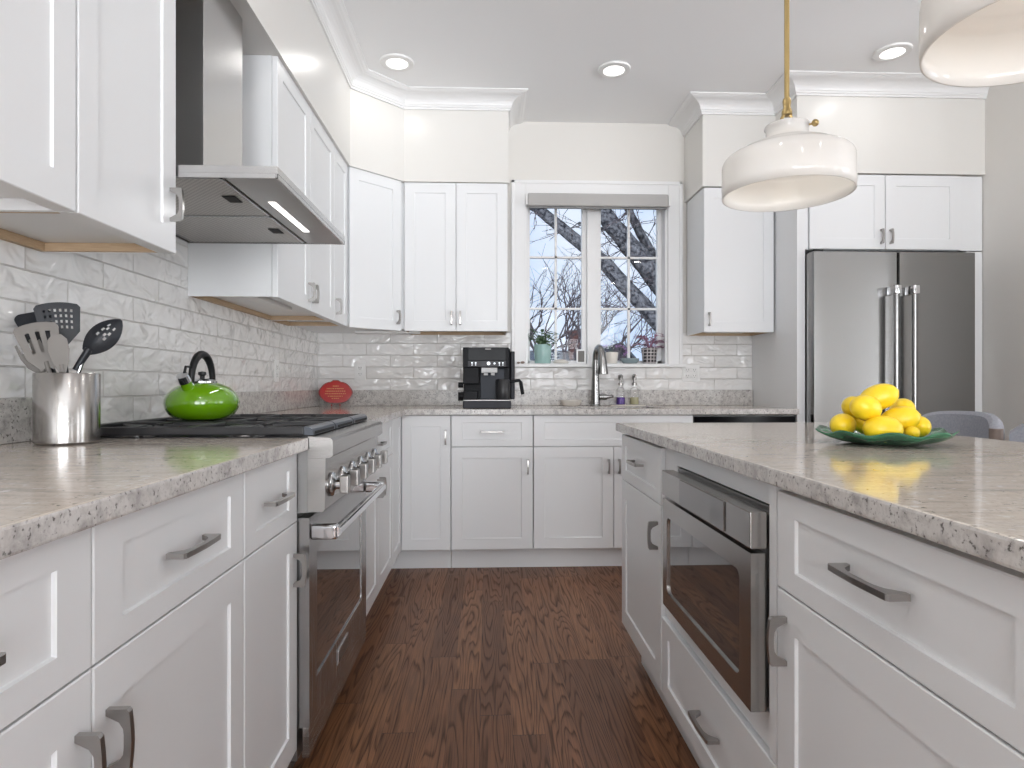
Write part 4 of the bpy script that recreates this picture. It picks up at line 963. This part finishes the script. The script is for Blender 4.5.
def strips(spec, thick):
    """slotted head made of bars: spec = list of quads (a0,a1,b0,b1)"""
    def go(bm, fn):
        for (a0, a1, b0, b1) in spec: prism(bm, [(a0, b0), (a1, b0), (a1, b1), (a0, b1)], fn, -thick / 2, thick / 2)
    return go
def grid_head(w, L, y0, nx, ny, hw, hh, thick=.003, taper=.25, slots=None):
    """rounded-trapezoid blade with real holes: cells of a lattice, hole cells left open"""
    def go(bm, fn):
        xs = [-w]; hx = []
        pitch = 2 * w * .72 / nx
        for i in range(nx):
            c = -w * .72 + pitch * (i + .5); xs += [c - hw, c + hw]; hx.append((c - hw, c + hw))
        xs.append(w)
        ysl = [0, y0]; pr_ = (L - y0 - .012) / ny; hy = []
        for j in range(ny):
            c = y0 + pr_ * (j + .5); ysl += [c - hh, c + hh]; hy.append((c - hh, c + hh))
        ysl += [L - .008, L]
        def warp(x, y):
            k = 1 - taper * (1 - min(1, y / L)) ; 
            if y < .001: k = .25
            if y > L - .001: k *= .86
            return x * k, y + .006 * (1 - (x / w) ** 2)
        V = {}
        def vv(i, j, s):
            if (i, j, s) not in V:
                a, b = warp(xs[i], ysl[j]); V[(i, j, s)] = bm.verts.new(fn(a, b, s * thick / 2))
            return V[(i, j, s)]
        solid = lambda i, j: 0 <= i < len(xs) - 1 and 0 <= j < len(ysl) - 1 and not (any(abs(xs[i] - h[0]) < 1e-9 for h in hx) and any(abs(ysl[j] - h[0]) < 1e-9 for h in hy))
        for i in range(len(xs) - 1):
            for j in range(len(ysl) - 1):
                if not solid(i, j): continue
                for s in (-1, 1): bm.faces.new([vv(i, j, s), vv(i + 1, j, s), vv(i + 1, j + 1, s), vv(i, j + 1, s)])
                for (di, dj, e) in ((-1, 0, ((i, j), (i, j + 1))), (1, 0, ((i + 1, j), (i + 1, j + 1))), (0, -1, ((i, j), (i + 1, j))), (0, 1, ((i, j + 1), (i + 1, j + 1)))):
                    if not solid(i + di, j + dj): bm.faces.new([vv(*e[0], -1), vv(*e[1], -1), vv(*e[1], 1), vv(*e[0], 1)])
    return go
FC = Vector((.55, -.83, 0))   # towards the camera
def T(dx, dy, z): return (cc.x + dx, cc.y + dy, z)
utensil('spatula', 'charcoal nylon spatula with rows of small holes, tallest in the crock', 'spatula', .0, .028, T(-.044, .030, 1.232), .095, UTB, face=FC, shape=grid_head(.046, .095, .030, 6, 4, .0024, .0034), holes=1)
utensil('spatula', 'solid charcoal spatula at the left back of the crock', 'spatula', .018, .006, T(-.112, .048, 1.216), .09, UTB, face=FC, shape=rounded(.030, .038, .09, .014))
utensil('spatula', 'grey silicone slotted turner leaning left in the crock', 'spatula', .024, -.03, T(-.052, -.030, 1.178), .105, SILI, face=FC, shape=grid_head(.043, .105, .028, 3, 1, .0045, .024, .004, .35), holes=1)
utensil('spoon', 'grey silicone spoon with slots at the middle of the crock', 'spoon', .03, -.025, T(-.004, -.032, 1.160), .09, SILI, face=FC, shape=[(-.006, 0), (.006, 0), (.015, .025), (.020, .052), (.018, .076), (.008, .088), (-.008, .088), (-.018, .076), (-.020, .052), (-.015, .025)], thick=.005)
# pasta fork
sh = [(-.006, 0), (.006, 0), (.020, .02), (.026, .045)]
for k in range(4):
    x = .022 - k * .0147; sh += [(x + .004, .085 - .006 * abs(k - 1.5)), (x - .001, .087 - .006 * abs(k - 1.5)), (x - .003, .055), (x - .0075, .055)]
sh = sh[:-1] + [(-.026, .045), (-.020, .02)]
utensil('pasta_fork', 'grey silicone toothed pasta fork hanging at the left edge of the crock', 'pasta fork', .02, -.012, T(-.088, -.008, 1.152), .09, SILI, face=FC, shape=sh, thick=.005)
# slotted spoon to the right
foot = cc + Vector((-.02, -.01, .012)); tip = Vector(T(.030, .02, 1.125)); d = (tip - foot).normalized()
r = thing('slotted_spoon', 'charcoal nylon slotted spoon leaning right out of the crock', 'spoon', tuple(foot), 'utensils in the crock')
bm = B(); tube(bm, [foot, tip], .0045, 10); obj('handle', bm, CHROME, r, smooth=True)
bd = Vector((.62, .26, .74)).normalized(); hs = tip - d * .004; vw = Vector((-.50, .86, .12)); side = bd.cross(vw).normalized(); side = (side + vw * .35).normalized(); side = (side - bd * side.dot(bd)).normalized(); nr = bd.cross(side).normalized()
if nr.y < 0: nr = -nr
bm = B(); n1, n2 = 14, 10; V = {}
for s in (0, 1):
    for i in range(n1 + 1):
        u = i / n1; wv = .031 * math.sin(math.pi * min(1, u * .93 + .06)) ** .7
        for j in range(n2 + 1):
            v = -1 + 2 * j / n2; dep = .014 * (1 - v * v) * math.sin(math.pi * u) - s * .003
            V[(s, i, j)] = bm.verts.new(hs + bd * (u * .105) + side * (v * wv) - nr * dep)
holes = {(6, 3), (6, 6), (8, 3), (8, 6), (10, 3), (10, 6), (7, 4), (9, 5)}
sol = lambda i, j: 0 <= i < n1 and 0 <= j < n2 and (i, j) not in holes
for i in range(n1):
    for j in range(n2):
        if not sol(i, j): continue
        for s in (0, 1): bm.faces.new([V[(s, i, j)], V[(s, i + 1, j)], V[(s, i + 1, j + 1)], V[(s, i, j + 1)]])
        for (di, dj, e) in ((-1, 0, ((i, j), (i, j + 1))), (1, 0, ((i + 1, j), (i + 1, j + 1))), (0, -1, ((i, j), (i + 1, j))), (0, 1, ((i, j + 1), (i + 1, j + 1)))):
            if not sol(i + di, j + dj): bm.faces.new([V[(0, *e[0])], V[(0, *e[1])], V[(1, *e[1])], V[(1, *e[0])]])
tube(bm, [hs - bd * .03 - Vector((0, 0, .02)), hs + bd * .01], [.007, .009], 10)
obj('bowl', bm, UTB, r, smooth=True)

# ------------------------------------------------------------------ lemons on a green leaf plate
pcn = Vector((.962, 1.500, .9025))
bm = B(); rings = []; NS = 96
prof = [(0, 0), (.068, 0), (.082, .004), (.108, .010), (.134, .019), (.150, .028)]
def rim(a): return 1 + .035 * math.sin(9 * a) + .015 * math.sin(4 * a + 1)
for side_ in (0, 1):
    for (rr, z) in (prof if side_ == 0 else [(p, q + .004) for p, q in prof[::-1]]):
        if rr == 0: rings.append([bm.verts.new(pcn + Vector((0, 0, z)))]); continue
        rings.append([])
        for k in range(NS):
            a = 2 * math.pi * k / NS; w_ = (rr / .150) ** 2; r_ = rr * (1 + (rim(a) - 1) * w_)
            rings[-1].append(bm.verts.new(pcn + Vector((r_ * math.cos(a), r_ * math.sin(a), z + .005 * w_ * math.sin(9 * a + .7) * (1 if rr > .08 else 0)))))
for A, C2 in zip(rings[:-1], rings[1:]):
    for k in range(NS):
        j = (k + 1) % NS
        if len(A) == 1: bm.faces.new((A[0], C2[k], C2[j]))
        elif len(C2) == 1: bm.faces.new((A[k], A[j], C2[0]))
        else: bm.faces.new((A[k], A[j], C2[j], C2[k]))
obj('plate', bm, LEAFGREEN, loc=tuple(pcn), smooth='all', label='green glazed leaf-edged plate of lemons on the island', cat='plate')
def lemon_bm(L=.047, R=.031):
    bm = B(); pr_ = [(0, -L)]
    for k in range(1, 24):
        t_ = -1 + 2 * k / 24; r_ = R * (1 - abs(t_) ** 2.3) ** .62
        if abs(t_) > .86: r_ = max(.0035, r_ * .62) + .0018
        pr_.append((r_, L * t_))
    pr_.append((0, L)); lathe(bm, pr_, (0, 0, 0), 32, (1, 0, 0)); return bm
lemons = [((.862, 1.500, .9475), .8, 0, .9, 'lemon at the left edge of the plate, below the pile'), ((.910, 1.420, .9425), .05, .05, 1, 'lemon lying lengthwise at the front of the plate'),
          ((1.046, 1.497, .9430), 1.25, .1, .86, 'lemon at the right edge of the plate, on its side'), ((.990, 1.436, .9325), 1.1, .05, .52, 'small lemon low on the front right of the plate'),
          ((.885, 1.445, .9905), .5, .25, .95, 'lemon with its tip facing front, upper left of the pile'), ((.988, 1.478, .9615), -.45, -.28, .98, 'lemon in the middle right, above the front one'),
          ((.914, 1.545, .9900), .9, .1, .84, 'lemon half hidden behind the upper left of the pile'), ((.954, 1.505, 1.0145), -.35, -.38, 1.0, 'topmost lemon of the pile'),
          ((1.050, 1.560, .9820), 1.2, .2, .9, 'lemon peeking out behind the right of the pile'), ((.960, 1.560, .9500), .2, .0, .95, 'lemon hidden in the middle of the pile')]
proto = lemon_bm(); pm = bpy.data.meshes.new('lemon'); bmesh.ops.recalc_face_normals(proto, faces=proto.faces); proto.to_mesh(pm); proto.free(); pm.materials.append(LEMON)
for p_ in pm.polygons: p_.use_smooth = True
for (loc, rz, ry, s, lb) in lemons:
    o = bpy.data.objects.new('lemon', pm); COL.objects.link(o); o.location = loc; o.rotation_euler = (random.uniform(-1, 1), ry, rz); o.scale = (s, s, s)
    o['label'] = lb; o['category'] = 'lemon'; o['group'] = 'lemons on the green plate'

# ------------------------------------------------------------------ counter stools on the far side of the island
def stool(y, label):
    r = thing('counter_stool', label, 'stool', (1.60, y, 0)); x = 1.60
    bm = B(); box(bm, x - .20, x + .20, y - .215, y + .215, .60, .68, .025, 3); obj('seat', bm, FABRIC, r, smooth=True)
    def shell(bm, hh0, hh1, rin, rout, a0, a1, n=18, taper=.0):
        V = []
        for k in range(n + 1):
            a = math.radians(a0 + (a1 - a0) * k / n); e = abs(2 * k / n - 1) ** 5
            zt = hh1 - .045 * e - taper * abs(2 * k / n - 1) ** 2
            V.append([bm.verts.new((x - .16 + rr * math.cos(a), y + rr * math.sin(a), z)) for rr, z in ((rin, hh0), (rin, zt - .012), (rin + (rout - rin) * .3, zt), (rout - (rout - rin) * .3, zt), (rout, zt - .012), (rout, hh0))])
        for A, C2 in zip(V[:-1], V[1:]):
            for q in range(6): bm.faces.new((A[q], A[(q + 1) % 6], C2[(q + 1) % 6], C2[q]))
        bm.faces.new(V[0]); bm.faces.new(V[-1][::-1])
    bm = B(); shell(bm, .61, .948, .325, .365, -38, 38, taper=.008); bk = obj('backrest', bm, FABRIC, r, smooth=True)
    for s in (-1,):
        a = math.radians(38.2 * s); px_, py_ = x - .16 + .345 * math.cos(a), y + .345 * math.sin(a)
        bm = B(); tube(bm, [(px_ - .004, py_, .64), (px_ - .004, py_, .78), (px_ - .004, py_, .898)], .0205, 10); obj('edge_trim', bm, PIPING, bk, smooth=True)
    for sx in (-1, 1):
        for sy in (-1, 1):
            bm = B(); tube(bm, [(x + sx * .17, y + sy * .17, .599), (x + sx * .21, y + sy * .20, .0)], [.02, .012], 10); obj('leg', bm, DARKWOOD, r, smooth=True)
    bm = B()
    for (a, b_) in (((-.195, -.19), (.195, -.19)), ((.195, -.19), (.195, .19)), ((.195, .19), (-.195, .19)), ((-.195, .19), (-.195, -.19))): tube(bm, [(x + a[0], y + a[1], .22), (x + b_[0], y + b_[1], .22)], .008, 8)
    obj('footrest', bm, DARKWOOD, r, smooth=True)
stool(2.27, 'grey upholstered counter stool behind the plate of lemons'); stool(1.79, 'grey counter stool nearest the camera, a sliver at the right edge')

# ------------------------------------------------------------------ window sill plants and bits
SY = YW + .035
def leafy(bm, base, tip, w_, droop=.0, n=5):
    base = Vector(base); tip = Vector(tip); d = tip - base; s = d.cross(Vector((0, 0, 1)))
    s = s.normalized() if s.length > 1e-4 else Vector((1, 0, 0)); rows = []
    for i in range(n + 1):
        u = i / n; p = base + d * u + Vector((0, 0, droop * 4 * u * (1 - u))); h = w_ * math.sin(math.pi * (u * .94 + .03)) ** .8
        rows.append((bm.verts.new(p - s * h), bm.verts.new(p + Vector((0, 0, .002))), bm.verts.new(p + s * h)))
    for A, C2 in zip(rows[:-1], rows[1:]):
        for q in (0, 1): bm.faces.new((A[q], A[q + 1], C2[q + 1], C2[q]))
def plant(x, y, r0, r1, h, potm, label, name, leaves):
    z = WZ0 + .001; r = thing(name, label, 'potted plant', (x, y, z))
    bm = B(); lathe(bm, [(0, 0), (r0, 0), (r0 + .003, .004), (r1, h - .004), (r1 - .002, h), (r1 - .005, h), (r1 - .006, h - .02), (0, h - .02)], (x, y, z), 36); obj('pot', bm, potm, r, smooth=True)
    bm = B(); lathe(bm, [(0, h - .0195), (r1 - .0065, h - .0195), (r1 - .0065, h - .012), (0, h - .010)], (x, y, z), 24); obj('soil', bm, SOIL, r)
    leaves(r, x, y, z + h - .012)
def lv1(r, x, y, z):
    rnd = random.Random(3); bm = B(); st = B()
    for k in range(60):
        a = rnd.uniform(0, 6.283); hgt = rnd.uniform(.015, .098); rr = rnd.uniform(.01, .095); s0 = Vector((x + .4 * rr * math.cos(a), y + .35 * rr * math.sin(a), z + hgt * .5))
        p = Vector((x + rr * math.cos(a), y + .55 * rr * math.sin(a), z + hgt)); a2 = a + rnd.uniform(-.6, .6); L = rnd.uniform(.035, .065)
        tube(st, [(x, y, z - .002), s0, p], .0016, 5); leafy(bm, p, p + Vector((L * math.cos(a2), .6 * L * math.sin(a2), rnd.uniform(-.025, .022))), .013, .006)
    obj('stems', st, LEAF, r); obj('foliage', bm, [mat('jade_leaf', (.10, .17, .09), .4)], r)
plant(.371, SY + .005, .050, .060, .126, TEAL, 'green leafy plant in a pale teal pot at the left of the window sill', 'potted_plant', lv1)
def lv2(r, x, y, z):
    rnd = random.Random(5); bm = B(); st = B()
    for k in range(26):
        a = rnd.uniform(0, 6.283); rr = rnd.uniform(.03, .125); hg = rnd.uniform(.015, .105)
        p = Vector((x + rr * math.cos(a), y + .4 * rr * math.sin(a), z + hg)); tube(st, [(x, y, z - .003), (x + .5 * rr * math.cos(a), y + .2 * rr * math.sin(a), z + hg * 1.1), p], .0018, 5)
        for q in range(5):
            b_ = a + rnd.uniform(-1.2, 1.2); L = rnd.uniform(.028, .045); leafy(bm, p, p + Vector((L * math.cos(b_), .5 * L * math.sin(b_), rnd.uniform(-.015, .015))), .009)
    obj('stems', st, mat('mauve_stem', (.28, .12, .2), .6), r); obj('foliage', bm, LEAFP, r)
plant(1.088, SY, .042, .054, .105, PLAID, 'pink-leaved plant in a dark plaid pot at the right of the window sill', 'potted_plant', lv2)
def lv3(r, x, y, z):
    rnd = random.Random(9); st = B(); tube(st, [(x, y, z), (x + .01, y, z + .045), (x + .05, y, z + .055), (x + .09, y, z + .035)], .002, 6); tube(st, [(x, y, z), (x - .02, y, z + .05), (x - .06, y, z + .05)], .002, 6)
    obj('stems', st, LEAF, r); bm = B()
    for (dx, dz) in ((.09, .035), (.075, .048), (.05, .055), (.10, .012), (.085, .0), (-.06, .05), (-.04, .055), (.03, .052)):
        for q in range(5):
            a = 2 * math.pi * q / 5; p = Vector((x + dx, y - .004, z + dz)); leafy(bm, p, p + Vector((.014 * math.cos(a), -.003, .014 * math.sin(a))), .005)
    obj('blossoms', bm, PETAL, r)
plant(.835, SY, .032, .044, .075, CREAM, 'purple-flowered orchid in a small cream pot behind the faucet', 'potted_orchid', lv3)
root = thing('picture_frame', 'small dark picture in a pale frame standing on the window sill', 'picture frame', (.628, YW + .045, WZ0))
bm = B(); fq = FR((.598, YW + .04, WZ0 + .001), (1, 0, 0), (0, -1, 0)); door_with_hole(bm, fq, 0, .062, 0, .095, .009, .053, .010, .085, -.006, 0, .001, 1); obj('frame', bm, TRIM, root)
bm = B(); fbox(bm, fq, .008, .054, .009, .086, -.005, -.002); obj('picture', bm, mat('dark_print', (.10, .09, .08), .4), root)
bm = B()
t = bmesh.new(); lathe(t, [(0, 0), (.055, 0), (.062, .006), (.05, .018), (.03, .026), (0, .028)], (0, 0, 0), 28); add(bm, t, lambda v: Vector((.492 + v.x * .85, SY - .01 + v.y * .6, WZ0 + .001 + v.z)))
obj('soap_stone', bm, CREAM, smooth=True, label='white rounded dish upside down beside the teal pot on the sill', cat='dish')
bm = B(); lathe(bm, [(0, 0), (.045, 0), (.060, .018), (.062, .034), (.059, .034), (.056, .018), (.043, .004), (0, .004)], (.955, SY - .008, WZ0 + .001), 32)
obj('glass_bowl', bm, mat('pale_blue_glass', (.5, .62, .66), .08, Transmission_Weight=.5), smooth=True, label='low pale blue glass bowl between the orchid and the plaid pot', cat='bowl')
for i, (x, s, lb) in enumerate(((.205, .009, 'small brown pebble at the left end of the window stool, outermost'), (.232, .012, 'larger brown pebble at the left end of the window stool'))):
    bm = B(); ball(bm, (x, YW - .034, WZ0 - .004 + s * .7 + .0006), s, 14, (1.2, 1, .7)); obj('pebble', bm, PEBBLE, smooth='all', label=lb, cat='pebble')

# ------------------------------------------------------------------ outdoors
GND = -2.2
bm = B(); box(bm, -40, 60, YW + 1.2, 90, GND - .3, GND); struct('ground', bm, SNOW)
def limb(bm, pts, r0, r1, seg=9, wob=.03, rnd=random.Random(1)):
    P = [Vector(p) for p in pts]; out_ = []; 
    for a, b_ in zip(P[:-1], P[1:]):
        for k in range(4): out_.append(a.lerp(b_, k / 4) + Vector((rnd.uniform(-wob, wob), rnd.uniform(-wob, wob), rnd.uniform(-wob, wob))))
    out_.append(P[-1]); n = len(out_); tube(bm, out_, [r0 + (r1 - r0) * i / (n - 1) for i in range(n)], seg); return out_
def twigs(bm, p, d, L, r, depth, rnd, flat=.55):
    q = p + d * L; m = p.lerp(q, .5) + Vector((rnd.uniform(-1, 1), rnd.uniform(-1, 1), rnd.uniform(-1, 1))) * L * .07
    tube(bm, [p, m, q], [r, r * .85, r * .68], 3 if depth < 3 else 5, caps=False)
    if depth == 0: return
    for k in range(rnd.choice((2, 3)) if depth > 1 else 2):
        nd = (d + Vector((rnd.uniform(-1, 1), rnd.uniform(-flat, flat), rnd.uniform(-.55, .85))) * .75).normalized()
        twigs(bm, q if k == 0 else p.lerp(q, rnd.uniform(.45, .95)), nd, L * rnd.uniform(.66, .86), r * .62, depth - 1, rnd, flat)
rnd = random.Random(11)
root = thing('oak_tree', 'big bare tree whose thick limbs slant across both window panes', 'tree', (4.1, 9, GND))
bm = B(); limb(bm, [(4.15, 9.0, GND), (4.1, 9.0, -.3), (3.9, 9.0, 1.0), (3.75, 9.05, 2.4), (3.6, 9.1, 4.6)], .36, .2, 12, .02); obj('trunk', bm, BARK, root, smooth='all')
LB = [[(3.9, 9, .6), (3.359, 9.0, 1.10), (2.411, 9.0, 2.015), (1.658, 9.0, 2.814), (1.37, 9.0, 3.056), (.71, 9.0, 3.578), (-.1, 9.0, 4.0)],
      [(3.8, 9, 1.2), (3.1, 9.15, 1.85), (2.43, 9.2, 2.68), (2.05, 9.2, 3.14), (1.66, 9.2, 3.62), (1.0, 9.2, 4.6)],
      [(3.78, 9.05, 2.0), (2.9, 9.4, 2.65), (2.45, 9.4, 3.05), (2.15, 9.4, 3.6), (1.9, 9.4, 4.3)], [(2.43, 9.2, 2.9), (2.2, 9.25, 3.15), (1.8, 9.3, 3.35), (1.35, 9.3, 3.45)]]
for i, (pp, r0, r1) in enumerate(zip(LB, (.15, .19, .10, .05), (.065, .11, .05, .02))):
    bm = B(); o_ = limb(bm, pp, r0, r1, 10, .012, rnd); lb_ = obj('limb', bm, BARK, root, smooth='all')
    bm = B()
    for k in range(14):
        p = rnd.choice(o_[4:]); twigs(bm, p, Vector((rnd.uniform(-1, .6), rnd.uniform(-.3, .3), rnd.uniform(-.4, 1))).normalized(), rnd.uniform(.25, .5), .010, 2, rnd)
    obj('twigs', bm, TWIG, lb_)
def bare_tree(x, y, h, label, seed, spread=1.0):
    rnd = random.Random(seed); r = thing('bare_tree', label, 'tree', (x, y, GND)); bm = B()
    tk = limb(bm, [(x, y, GND), (x + .1, y, GND + h * .25), (x, y, GND + h * .45)], .022 * h, .014 * h, 8, .03, rnd); obj('trunk', bm, TWIG, r, smooth='all'); bm = B()
    for k in range(7):
        a = -1.25 + 2.5 * k / 6; p = tk[-1 - (k % 4)]
        twigs(bm, p, Vector((math.sin(a) * spread, rnd.uniform(-.4, .4), math.cos(a))).normalized(), h * .17, .0075 * h, 5, rnd)
    obj('branches', bm, TWIG, r)
bare_tree(1.9, 15.0, 7.4, 'bare twiggy tree filling the left window pane', 21)
bare_tree(1.0, 22.0, 8.6, 'bare tree at the far left behind the twiggy one', 22)
bare_tree(5.6, 21.0, 6.4, 'bare tree seen low through the right window pane', 23)
bare_tree(8.3, 24.0, 5.6, 'slender bare tree behind the plaid pot', 25)
def house(x0, x1, y0, y1, ze, zr, label, axis='x', chim=None, dorm=None):
    r = thing('house', label, 'house', ((x0 + x1) / 2, y0, GND))
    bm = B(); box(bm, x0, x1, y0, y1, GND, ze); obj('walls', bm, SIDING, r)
    bm = B(); o_ = .35
    if axis == 'x':  # ridge along x
        ym = (y0 + y1) / 2; prism(bm, [(y0 - o_, ze - .12), (ym, zr), (y1 + o_, ze - .12), (y1 + o_, ze), (ym, zr + .15), (y0 - o_, ze)], lambda a, b, d: Vector((d, a, b)), x0 - o_, x1 + o_)
        gb = [(y0, ze), (ym, zr), (y1, ze)]; 
    else:
        xm = (x0 + x1) / 2; prism(bm, [(x0 - o_, ze - .12), (xm, zr), (x1 + o_, ze - .12), (x1 + o_, ze), (xm, zr + .15), (x0 - o_, ze)], lambda a, b, d: Vector((a, d, b)), y0 - o_, y1 + o_)
        b2 = B(); prism(b2, [(x0, ze), (xm, zr), (x1, ze)], lambda a, b, d: Vector((a, d, b)), y0 + .02, y1 - .02); obj('gable', b2, SIDING, r)
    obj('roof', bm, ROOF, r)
    for (wx, wz) in ((x0 + .35 * (x1 - x0), ze - 1.3), (x0 + .7 * (x1 - x0), ze - 1.3)):
        bm = B(); box(bm, wx - .45, wx + .45, y0 - .04, y0 + .02, wz - .6, wz + .6); w_ = obj('window', bm, mat('house_window_trim', (.03, .033, .036), .7, Specular_IOR_Level=0.0), r)
        bm = B(); box(bm, wx - .37, wx + .37, y0 - .05, y0 - .041, wz - .52, wz + .52); obj('pane', bm, mat('dusky_glass', (.008, .01, .014), .4, Specular_IOR_Level=0.0), w_)
    if chim:
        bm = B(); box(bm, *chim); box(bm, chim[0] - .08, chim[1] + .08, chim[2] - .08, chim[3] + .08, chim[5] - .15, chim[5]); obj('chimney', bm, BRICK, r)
house(-2.5, 4.3, 27.5, 32, 1.6, 2.55, 'low grey-roofed house with a brick chimney, beyond the left pane', 'x', (3.75, 4.22, 28.6, 29.2, 1.6, 3.55))
house(5.0, 7.3, 29, 33, 1.4, 2.9, 'gabled house with a blue-grey roof seen in the right pane', 'y')
house(7.8, 13, 26, 30, 2.1, 4.5, 'pale gabled house at the far right beyond the pink-leaved plant', 'y')
